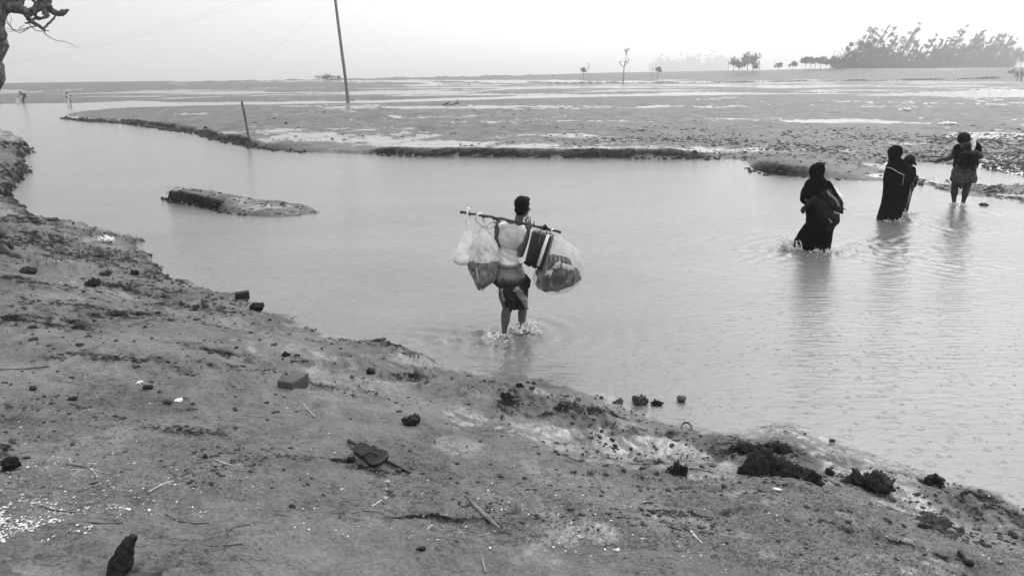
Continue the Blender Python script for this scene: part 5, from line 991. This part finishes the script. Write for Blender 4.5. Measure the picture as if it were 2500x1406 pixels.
stick('twig', [(525,1123),(545,1131),(569,1137)], 2.0, M['straw'], 'small pale bent twig on the mud left of the flip-flop', 'twig')
stick('twig', [(363,1202),(392,1186),(405,1180),(423,1175)], 2.2, M['straw'], 'pale jagged splinter in the left foreground', 'splinter')
stick('twig', [(163,1133),(185,1137),(212,1142)], 2.6, M['wood'], 'flat dark twig with pale roots in the left foreground', 'twig')
rt = [[(212,1142),(195,1147),(180,1145),(172,1150)],[(214,1140),(217,1130),(222,1126)],[(218,1142),(230,1152),(236,1160)],[(220,1143),(240,1150),(262,1156)],[(205,1146),(190,1152),(176,1160)]]
for k, p in enumerate(rt): stick('rootlet', p, .8, M['straw'], 'fine pale rootlet curling from the flat dark twig', 'rootlet', n=5, group='pale rootlets by the flat dark twig')
stick('splinter', [(1686,1296),(1698,1311),(1713,1326)], 3.2, M['straw'], 'pale flat splinter alone in the right foreground', 'splinter', squash=.4)
stick('log', [(2343,1353),(2356,1368),(2367,1382)], 8.5, M['woodd'], 'short dark log near the lower right corner', 'log', lift=.8, taper=[(0,.9),(1,1)])
stick('splinter', [(1176,1356),(1180,1375),(1186,1398)], 3, M['wood'], 'faint flat strip of wood at the bottom edge', 'splinter', squash=.4)
stick('twig', [(1527,1266),(1545,1262),(1565,1266)], 2.4, M['wood'], 'small curved grey twig in the right foreground', 'twig')
stick('root', [(1672,1140),(1700,1143),(1732,1151)], 1.6, M['straw'], 'thin pale root running right from the dark root tuft', 'root')
stick('root', [(1669,1132),(1667,1138),(1673,1144),(1682,1143)], 1.5, M['straw'], 'small pale hooked root at the dark root tuft', 'root')
stick('twig', [(2007,1178),(2010,1192),(2016,1202),(2030,1204)], 1.6, M['wood'], 'bent thin twig between the two black clods', 'twig')
stick('twig', [(1937,1104),(1955,1114),(1985,1130)], 1.5, M['wood'], 'thin straight twig above the black clods', 'twig')
for p, lab in (([(740,985),(752,1000),(762,1010),(770,1018)],'fine pale reed stalk above the flip-flop'),([(553,1290),(556,1310),(552,1330),(548,1345)],'dark forked rootlet stem in the lower middle foreground'),([(515,1334),(548,1332),(590,1328)],'dark crooked rootlet lying across the forked stem'),([(555,1300),(575,1286),(610,1282)],'curved dark rootlet above the forked stem'),([(100,1235),(130,1245),(185,1252)],'dark thin twig in the lower left foreground'),([(405,1255),(430,1270),(470,1278),(510,1276)],'long curved dark rootlet in the left foreground'),([(0,903),(60,901),(120,895)],'long thin stick at the left edge'),([(215,1275),(260,1278),(300,1276)],'straight dark twig among the shell pieces')):
    stick('twig', p, 1.2, M['straw'] if 'pale' in lab else M['woodd'], lab, 'twig', n=5)
# lumps
lump('clod', 1003, 1036, 52, 26, M['clod'], 'black crumbly mud clod alone above the long stick', 'clod', 1, .3)
lump('clod', 858, 1124, 22, 18, M['clod'], 'small black clod touching the heel of the flip-flop', 'clod', 2)
lump('mud_heap', 1862, 1150, 120, 34, M['clod'], 'widest black mud heap, between the near bank\'s pools and the water', 'mud heap', 3, .6, 14)
lump('mud_heap', 1905, 1102, 62, 16, M['clod'], 'long black mud lump just above the widest heap', 'mud heap', 4, .45, 4)
lump('mud_heap', 1812, 1098, 46, 12, M['clod'], 'low black mud lump at the left of the widest heap', 'mud heap', 14, .5, 4)
lump('clod', 1964, 1172, 74, 34, M['clod'], 'tall black clod just right of the widest mud heap', 'clod', 5, .45, 5)
lump('clod', 2026, 1156, 26, 16, M['clod'], 'small black clod beside the tall black clod', 'clod', 6)
lump('clod', 2122, 1196, 100, 30, M['clod'], 'large long black clod lying in shallow mud at right', 'clod', 7, .45, 6)
lump('clod', 2068, 1178, 30, 12, M['clod'], 'flat small black clod left of the large long clod', 'clod', 8)
lump('clod', 2271, 1184, 46, 34, M['clod'], 'upright black clod right at the water\'s edge', 'clod', 9, .4, 4)
lump('clod', 2276, 1284, 80, 18, M['clodm'], 'brown rounded clod in the lower right', 'clod', 10, .3, 4)
lump('clod', 2472, 1306, 20, 10, M['clodm'], 'small brown clod near the right edge', 'clod', 11)
lump('clod', 2350, 1300, 26, 10, M['clodm'], 'small low clod right of the brown rounded clod', 'clod', 12)
lump('rock', 1664, 981, 34, 26, M['brick'], 'grey rounded rock standing at the water line', 'rock', 13, .15, 2)
lump('clod', 1556, 984, 46, 20, M['clodm'], 'grey brown lump at the water line, left of the rounded rock', 'clod', 15, .4)
lump('clod', 1514, 984, 40, 9, M['clodm'], 'flat lump at the water line, leftmost of three', 'clod', 16, .4)
lump('clod', 1607, 987, 34, 10, M['clod'], 'small dark lump in the shallows next to the rounded rock', 'clod', 17, .5)
lump('root_tuft', 1655, 1154, 46, 24, M['clod'], 'black tuft of matted roots above the right foreground', 'root tuft', 18, .6, 6)
lump('clod', 905, 912, 24, 16, M['clod'], 'dark pointed clod on the ridge right of the brick', 'clod', 19, .5)
lump('stone', 628, 756, 34, 26, M['clod'], 'dark stone at the left shore next to a square block', 'stone', 20, .25, 3)
lump('stone', 67, 668, 46, 20, M['clod'], 'dark flat stone by the dead tree\'s roots', 'stone', 21, .15, 2)
lump('stone', 326, 668, 26, 16, M['clod'], 'dark angular stone on the left bank, right of its neighbour', 'stone', 22, .2, 2)
lump('stone', 260, 670, 28, 12, M['clodm'], 'low brown stone on the left bank, left of its neighbour', 'stone', 23, .2, 2)
lump('clod', 230, 694, 40, 14, M['clod'], 'low dark clod below the two left bank stones', 'clod', 24, .5)
lump('clod', 35, 1142, 40, 26, M['clod'], 'black clod at the left edge of the foreground', 'clod', 25, .6)
lump('clod', 503, 1118, 15, 12, M['clod'], 'small black clod in the left middle foreground', 'clod', 26, .3)
lump('clod', 714, 1238, 18, 16, M['clodm'], 'small round brown pebble of mud below the flip-flop, left', 'clod', 27, .15)
lump('clod', 1028, 1343, 32, 14, M['clod'], 'flat dark clod at bottom centre', 'clod', 28, .4)
lump('clod', 1123, 1232, 12, 12, M['clodm'], 'small mud pebble left of the grey husk', 'clod', 29, .2)
lump('clod', 698, 868, 20, 14, M['clod'], 'dark clod on the flat mud above the brick', 'clod', 30, .3)
lump('clod', 438, 1050, 14, 9, M['clod'], 'tiny dark clod in the left middle ground', 'clod', 31, .3)
lump('clod', 359, 948, 26, 14, M['clod'], 'dark lump beside a pale scrap on the left bank', 'clod', 32, .3)
lump('clod', 410, 984, 22, 12, M['clodm'], 'brown lump among pale scraps on the left bank', 'clod', 33, .3)
lump('stone', 812, 340, 8, 4, M['clod'], 'small dark stone on the far bank, nearest the post', 'stone', 34, .2, 2)
lump('stone', 836, 329, 7, 2, M['clodm'], 'small low stone right of the dark far bank stone', 'stone', 35, .2, 2)
lump('stone', 699, 303, 8, 5, M['clod'], 'small stone on the far bank behind the post', 'stone', 36, .2, 2)
lump('stone', 1153, 356, 10, 4, M['clodm'], 'rightmost of two small stones near the far bank\'s edge', 'stone', 37, .2, 2)
lump('stone', 1125, 353, 9, 3, M['clodm'], 'leftmost of two small stones near the far bank\'s edge', 'stone', 38, .2, 2)
lump('stone', 2137, 381, 9, 5, M['clod'], 'small dark stone on the mud lobe behind the robed wader', 'stone', 39, .2, 2)
lump('stone', 2405, 502, 26, 6, M['clod'], 'dark flat stone in the shallows at far right', 'stone', 40, .2, 2)
lump('stone', 2250, 452, 16, 8, M['clodm'], 'rounded stone between the child and the farthest wader', 'stone', 41, .2, 2)
# square block at the left shore
q, e, n_, s = local(592, 727); m_ = MB(); m_.box(q+[0, 0, .03], e*.09+n_*.02, n_*.06, np.array([0, 0, .05]), .008); V = np.array(m_.V)+np.array([[mn.noise(Vector(p)*22)*.008]*3 for p in m_.V]); o = mk('brick', V, m_.F, M['clod'], None, base=tuple(q)); tag(o, 'dark squarish block at the left shore', 'brick')
# stump at bottom left
f = Fig(300, 1400, .75); q = G(285, 1402); n_ = unit([q[0], q[1], 0]); e = np.array([n_[1], -n_[0], 0]); s = px(q)
V, F = blob(chain([(q-e*.05-[0, 0, .15], .052), (q+e*.015+[0, 0, .03], .042), (q+e*.055+n_*.02+[0, 0, .115], .028)])+[ell(q+e*.075+n_*.02+[0, 0, .13], .022, .02, .02)], .006, 1, [(.010, (18, 18, 10)), (.006, 50)]); o = mk('stump', V, F, M['clod'], None, base=tuple(q)); tag(o, 'black slanting stump poking up at the bottom left edge', 'stump')
q2 = G(372, 1395); V, F = blob([ell(q2+[0, 0, -.01], .12, .07, .035, [e, n_, [0, 0, 1]])], .006, 1, [(.015, (14, 14, 30)), (.008, 50)]); o = mk('bark_slab', V, F, M['bark'], None, base=tuple(q2)); tag(o, 'rough flat slab of bark right of the black stump', 'bark slab')
# sandal fragment and coil
lump('leather_scrap', 1273, 944, 26, 16, M['clod'], 'curled dark scrap standing at the water line by the mound', 'scrap', 42, .5, 2)
q, e, n_, s = local(1676, 1047); L_ = [q+(e*math.cos(a_)*12*s+n_*math.sin(a_)*22*s)*(1-.1*a_/6)+np.array([0, 0, .012+.012*math.sin(a_)+.004*a_/6]) for a_ in np.linspace(0, 8.5, 40)]
o = MB().tube(L_, .008, 8).build('rubber_ring', M['rubber']); tag(o, 'black coiled rubber ring on the mud near the water', 'ring')
# plastic rubbish
def scrap(name, u, v, w, h, lab, seed, cat='plastic bag', m='plastic'):
    q, e, n_, s = local(u, v); R_ = random.Random(seed); W_, H_ = w*s/2, h*s; pr = [ell(q+e*W_*.15+[0, 0, H_*.3], W_*.8, W_*.5, H_*.42, [e, n_, [0, 0, 1]]), ell(q-e*W_*.4+[0, 0, H_*.15], W_*.55, W_*.4, H_*.3, [e, n_, [0, 0, 1]])]
    V, F = blob(pr, max(.006, W_/18), 0, [(H_*.5, tuple([2.5/W_]*3)), (H_*.25, tuple([7/W_]*3))]); o = mk(name, V, F, M[m], None, base=tuple(q), smooth=True); tag(o, lab, cat)
scrap('plastic_bag', 260, 592, 34, 16, 'crumpled white plastic bag on the left bank', 1); scrap('plastic_bag', 2208, 272, 24, 9, 'crumpled pale plastic sheet on the far mud', 2); scrap('plastic_bag', 2312, 305, 34, 8, 'white folded plastic on the far mud behind the farthest wader', 3)
scrap('plastic_scrap', 435, 981, 24, 9, 'white scrap beside the brown lump on the left bank', 4, 'scrap'); scrap('plastic_scrap', 341, 936, 18, 7, 'pale scrap above the dark lump on the left bank', 5, 'scrap'); scrap('shell', 944, 1178, 16, 9, 'white oval shell below the flip-flop', 6, 'shell', 'shell'); scrap('shell', 956, 1184, 9, 5, 'small white shell touching the oval one', 7, 'shell', 'shell')
scrap('plastic_scrap', 1898, 1196, 26, 6, 'thin white scrap under the tall black clod', 8, 'scrap'); scrap('plastic_scrap', 1505, 1345, 16, 10, 'white crumpled scrap at the bottom right of centre', 9, 'scrap'); scrap('shell', 1418, 1314, 16, 7, 'white shell left of the pale flat splinter', 10, 'shell', 'shell'); scrap('plastic_scrap', 1759, 991, 8, 4, 'tiny white scrap floating off the shore', 11, 'scrap')
# driftwood on the far spit
q, e, n_, s = local(1100, 258); m_ = MB()
for p in ([(-.9,0,.05),(-.3,.1,.12),(.2,0,.1),(.8,.1,.25)], [(.6,0,.1),(.75,0,.35),(.7,.1,.6)], [(-.5,0,.05),(-.3,0,.3),(0,0,.35)], [(-.8,.1,.05),(-.5,0,.2),(-.2,.1,.22)], [(.3,0,.05),(.6,0,.3),(.9,0,.1)]): m_.tube(spl([q+e*a_+n_*b_+np.array([0, 0, c_]) for a_, b_, c_ in p], 4), .04, 6)
o = m_.build('driftwood', M['woodd']); tag(o, 'forked dark driftwood on the spit, right of the utility pole', 'driftwood')
# ------------------------------------------------------------------ uncountable litter: shells, crumbs, plant bits, grass
bm = bmesh.new(); bmesh.ops.create_icosphere(bm, subdivisions=1, radius=1); bm.verts.index_update(); IV = np.array([v.co[:] for v in bm.verts]); IF = np.array([[v.index for v in q_.verts] for q_ in bm.faces]); bm.free()
def scatter(name, pts, fn, m, lab, cat, smooth=True, unitV=IV, unitF=IF, kind='stuff'):
    x = np.array([p[0] for p in pts]); y = np.array([p[1] for p in pts]); z = HF(x, y); VV = []; FF = []; n = 0
    for i in range(len(pts)):
        r = fn(x[i], y[i], z[i], i)
        if r is None: continue
        VV.append(r); FF.append(unitF+n); n += len(r)
    o = mk(name, np.vstack(VV), np.vstack(FF), m, None, smooth=smooth); tag(o, lab, cat, kind=kind); return o
def in_view(n, u0, u1, v0, v1, seed, z=.4, w=None, P_=None):
    """random ground points covering a region, denser where w says so"""
    r_ = np.random.default_rng(seed); A_ = onz(np.array([u0, u1, u0, u1]), np.array([v0, v0, v1, v1]), z); P = []
    U = r_.uniform(u0, u1, n*3); V_ = r_.uniform(v0, v1, n*3); p = onz(U, V_, z); keep = np.ones(len(U), bool)
    if w is not None: keep = r_.random(len(U)) < w(U, V_, p)
    p = p[keep][:n]; s1, _ = sdp(p[:, 0], p[:, 1], NEAR if P_ is None else P_); return p[s1 > .05]
def rotm(R_): 
    e_ = R_.normal(size=(3, 3)); q_, _ = np.linalg.qr(e_); return q_
RN = np.random.default_rng(77)
# pale shell and plastic flecks
wS = lambda U, V_, p: np.clip(.05+.5*np.exp(-((U-150)/330)**2-((V_-1330)/120)**2)+.22*sst(1080, 1400, V_)*(.3+.7*sst(.45, .6, vn(p[:, 0]*1.7, p[:, 1]*1.7, 500)))*sst(2100, 1200, U), 0, 1)
def fleck(x, y, z, i):
    r = .0016+.007*RN.random()**4; a = RN.uniform(0, 6.28); c, s_ = math.cos(a), math.sin(a); k = RN.uniform(.4, 1); V = FV*np.array([r, r*k, r*.2])*(1+.35*RN.normal(size=(len(FV), 1))); V = V@np.array([[c, s_, 0], [-s_, c, 0], [0, 0, 1]]); V[:, 2] += V[:, 0]*RN.uniform(-.3, .3); return V+[x, y, z+.002]
FV = np.array([[math.cos(a_), math.sin(a_), .5] for a_ in np.linspace(0, 6.28, 8)[:-1]]+[[0, 0, 1.2]]); FF_ = np.array([[j, (j+1) % 7, 7] for j in range(7)])
scatter('shell_flecks', in_view(3600, -50, 2550, 1000, 1440, 1, .6, wS), fleck, M['shell'], 'tiny white shell flecks sprinkled over the near mud', 'shell bits', False, FV, FF_)
wP = lambda U, V_, p: np.clip(np.exp(-((U-40)/150)**2-((V_-1375)/75)**2)+.6*np.exp(-((U-130)/30)**2-((V_-1318)/14)**2)+.5*np.exp(-((U-310)/25)**2-((V_-1312)/12)**2)+.4*np.exp(-((U-650)/30)**2-((V_-1200)/10)**2)+.35*np.exp(-((U-775)/40)**2-((V_-1200)/9)**2)+.3*np.exp(-((U-100)/40)**2-((V_-1190)/14)**2), 0, 1)*sst(.45, .75, vn(p[:, 0]*9, p[:, 1]*9, 501))
def chip(x, y, z, i):
    r = .0015+.010*RN.random()**3; a = RN.uniform(0, 6.28); c, s_ = math.cos(a), math.sin(a); V = FV*np.array([r, r*RN.uniform(.4, 1), r*.15])*(1+.3*RN.normal(size=(len(FV), 1))); V = V@np.array([[c, s_, 0], [-s_, c, 0], [0, 0, 1]]); V[:, 2] += V[:, 0]*RN.uniform(-.4, .4); return V+[x, y, z+.003]
scatter('shell_litter', in_view(5200, -60, 820, 1150, 1440, 2, .8, wP), chip, M['shell'], 'dense white crust of broken shells in the lower left corner', 'shell litter', False, FV, FF_)
# dark crumbs of mud, thick along the shore belt
wC = lambda U, V_, p: np.clip(.03+1.2*dark(p[:, 0], p[:, 1])*sst(.3, .55, vn(p[:, 0]*6, p[:, 1]*6, 505))+.5*.9*sst(.50, .68, vn(p[:, 0]*1.3, p[:, 1]*1.3, 502))*(.25+.75*sst(.45, .65, vn(p[:, 0]*5, p[:, 1]*5, 503)))*(.5+.5*sst(3.0, .5, sdp(p[:, 0], p[:, 1], NEAR)[0])), 0, 1)
def crumb_(x, y, z, i):
    D = math.hypot(x, y); r = (.0025+.015*RN.random()**4)*(.5+.09*D); V = IV*np.array([r*RN.uniform(.8, 1.8), r*RN.uniform(.6, 1.2), r*RN.uniform(.4, .9)])*(1+.28*RN.normal(size=(len(IV), 1))); a = RN.uniform(-.6, .6); c, s_ = math.cos(a), math.sin(a); return V@np.array([[c, s_, 0], [-s_, c, 0], [0, 0, 1]])+[x, y, z+r*.2]
scatter('mud_crumbs', np.vstack([in_view(20000, -50, 2550, 600, 1440, 3, .35, wC), in_view(1500, -20, 400, 420, 640, 4, .4, wC), in_view(2500, 60, 900, 600, 860, 5, .2, wC)]), crumb_, M['clodm'], 'loose dark crumbs of mud scattered over the near bank', 'mud crumbs', False)
bkm = np.array([[-1, 0, 0], [-.4, .5, .5], [.4, .45, .6], [1, 0, .1], [.35, -.5, .5], [-.4, -.45, .4]]); bkf = np.array([[0, 1, 5], [1, 4, 5], [1, 2, 4], [2, 3, 4]])
def blade(x, y, z, i):
    r = .006+.02*RN.random()**2; w_ = .0012+.002*RN.random(); V = bkm*np.array([r, w_, .004]); V[:, 1] += r*RN.uniform(-.3, .3)*(V[:, 0]/r)**2; a = RN.normal(.2, .8); c, s_ = math.cos(a), math.sin(a); V = V@np.array([[c, s_, 0], [-s_, c, 0], [0, 0, 1]]); V[:, 2] += V[:, 0]*RN.uniform(-.15, .25); return V+[x, y, z+.003]
wL = lambda U, V_, p: np.clip(.05+.8*sst(.40, .62, vn(p[:, 0]*1.6, p[:, 1]*1.6, 504))*(.3+.7*sst(1000, 1900, U)), 0, 1)
scatter('plant_litter', in_view(15000, -50, 2550, 900, 1440, 6, .5, wL), blade, M['litter'], 'short dark plant bits strewn over the wet near mud', 'plant litter', False, bkm, bkf)
# knobbly clods of the far bank, on its lip and on the islet
def wF(U, V_, p):
    a = np.clip(sst(1150, 1750, U)*np.exp(-((V_-345)/26)**2)*1.1+.8*sst(1900, 2250, U)*np.exp(-((V_-385)/30)**2)+.5*np.exp(-((V_-375)/9)**2)*sst(850, 1000, U), 0, 1); return a*(.15+.85*sst(.40, .62, vn(p[:, 0]*.7, p[:, 1]*.5, 510)))
def fclod(x, y, z, i):
    D = math.hypot(x, y); r = (.02+.06*RN.random()**3)*(D/35); V = IV*np.array([r*RN.uniform(.9, 1.7), r*RN.uniform(.8, 1.3), r*RN.uniform(.3, .6)])*(1+.25*RN.normal(size=(len(IV), 1))); return V+[x, y, z]
scatter('far_clods', np.vstack([in_view(15000, 850, 2550, 296, 470, 20, .3, wF, FAR), in_view(2600, 2180, 2520, 400, 500, 21, .05, lambda U, V_, p: .2+.8*sst(.45, .6, vn(p[:, 0]*1.1, p[:, 1]*.7, 511)), FAR), in_view(420, 560, 1500, 262, 385, 22, .3, lambda U, V_, p: .25+0*U, FAR)]), fclod, M['clodf'], 'rough carpet of dark clods over the far bank at right', 'clods', False)
scatter('islet_crumbs', in_view(420, 400, 790, 455, 530, 23, .12, None, ISL), lambda x, y, z, i: (lambda r: IV*np.array([r*1.4, r, r*.5])*(1+.25*RN.normal(size=(len(IV), 1)))+[x, y, z])(.012+.035*RN.random()**2), M['clodf'], 'small dark crumbs dotting the muddy islet', 'mud crumbs', False)
lip = []
for A_, B_, st_ in ((FAR, (0.14, 0.5), 1.0), (ISL, (.1, .3), 1.0)):
    P_, C_ = A_
    for k in range(len(P_)):
        a_, b_ = P_[k], P_[(k+1) % len(P_)]; L_ = np.linalg.norm(b_-a_)
        if L_ > 30 or C_[k] < B_[0]: continue
        for t_ in np.arange(0, 1, .10/max(L_, .1)):
            p = a_+(b_-a_)*t_+RN.normal(size=2)*(.16 if A_ is FAR else .05); u_, v_ = project(p[0], p[1], 0.1)
            if -100 < u_ < 2600: lip.append(p)
lip = np.array(lip); lip = lip[HF(lip[:, 0], lip[:, 1]) > -.15]
scatter('bank_lip', lip, lambda x, y, z, i: (lambda r: IV*np.array([r*1.5, r*1.2, r*1.1])*(1+.28*RN.normal(size=(len(IV), 1)))+[x, y, max(z, .0)])((.0008+.0018*RN.random()**2)*math.hypot(x, y)), M['clodf'], 'crumbling black lumps along the cut edges of far bank and islet', 'clods', False)
# larger countable clods of one look along the shore belt
pts = np.vstack([in_view(85, 330, 860, 640, 850, 8, .15), in_view(75, 1350, 2500, 1040, 1330, 9, .2), in_view(50, 0, 700, 820, 1100, 10, .5), in_view(40, 900, 1500, 880, 1060, 12, .2)]); protos = []
for k in range(5):
    V, F = blob([ell((0, 0, .3), 1, .7, .5), ell((.4, .2, .4), .6, .6, .4), ell((-.5, -.1, .3), .5, .5, .5)], .09, 0, [(.35, 1.2), (.15, 4)]); V = V+0.0*k
    V = np.array([[p[0]*(1+.2*math.sin(k*3)), p[1], p[2]*(1-.2*math.cos(k*2))] for p in V]); protos.append((V, F))
pm = []
for k, (V, F) in enumerate(protos):
    me = bpy.data.meshes.new('shore_clod'); me.from_pydata(V.tolist(), [], F); me.polygons.foreach_set('use_smooth', [True]*len(me.polygons)); me.materials.append(M['clod'] if k % 2 else M['clodm']); pm.append(me)
zz = HF(pts[:, 0], pts[:, 1])
for k in range(len(pts)):
    o = bpy.data.objects.new('shore_clod', pm[k % 5]); COL.objects.link(o); D = math.hypot(pts[k, 0], pts[k, 1]); r = (.012+.022*RN.random()**2)*(.55+.07*D); o.location = (pts[k, 0], pts[k, 1], zz[k]-r*.15); o.scale = (r, r, r*RN.uniform(.6, 1)); o.rotation_euler = (0, 0, RN.uniform(0, 6.28))
    tag(o, 'small dark lump of mud lying loose on the near bank', 'clod', 'loose lumps of mud on the near bank')
# grass
def grassy(name, pts, hgt, lab, n_b=26, seed=1):
    R_ = np.random.default_rng(seed); V = []; F = []
    for (u, v, w) in pts:
        q = G(u, v)
        for _ in range(n_b):
            s_ = px(q); p = q+np.array([R_.normal()*w*s_*.5, R_.normal()*w*s_*.6, 0]); p[2] = Hs(p[0], p[1])-.01; a = R_.uniform(0, 6.28); l = hgt*R_.uniform(.5, 1.3); d = np.array([math.cos(a), math.sin(a), 0]); t_ = np.array([-d[1], d[0], 0])*.003; k = len(V)
            V += [p-t_, p+t_, p+d*l*.25+[0, 0, l*.7]+t_*.6, p+d*l*.25+[0, 0, l*.7]-t_*.6, p+d*l*.7+[0, 0, l]]; F += [(k, k+1, k+2, k+3), (k+3, k+2, k+4)]
    o = mk(name, V, F, M['grass'], None, smooth=False); tag(o, lab, 'grass', kind='stuff')
grassy('grass', [(u, 540+(u-60)*.16, 16) for u in range(60, 330, 12)]+[(u, v, 24) for u, v in ((20,500),(40,520),(10,540),(60,560),(100,575),(150,580),(60,640),(120,640),(120,625),(90,600),(200,600),(30,430),(30,400),(50,395))], .07, 'low dark grass along the edge of the left bank')
grassy('grass', [(u, v, 14) for u, v in ((425,458),(438,459),(450,462),(462,462),(475,464),(500,466),(415,470),(430,475),(520,512),(560,520),(600,525),(640,528))], .05, 'short dark grass on the islet\'s left end', 22, 2)
grassy('grass', [(u, v, 12) for u, v in ((1640,1120),(1655,1128),(1670,1118),(1600,1160),(1560,1165),(1520,1150),(1480,1160),(1440,1158),(1400,1155),(1230,1000),(1245,1010),(1225,1020),(1260,990),(985,860),(1000,866),(970,855),(1020,870),(1000,915),(1020,925),(1040,935),(960,915),(1480,1040),(1500,1035),(1420,1010),(1440,1005))], .035, 'matted dark rootlets along the ridges of the near bank', 30, 3)
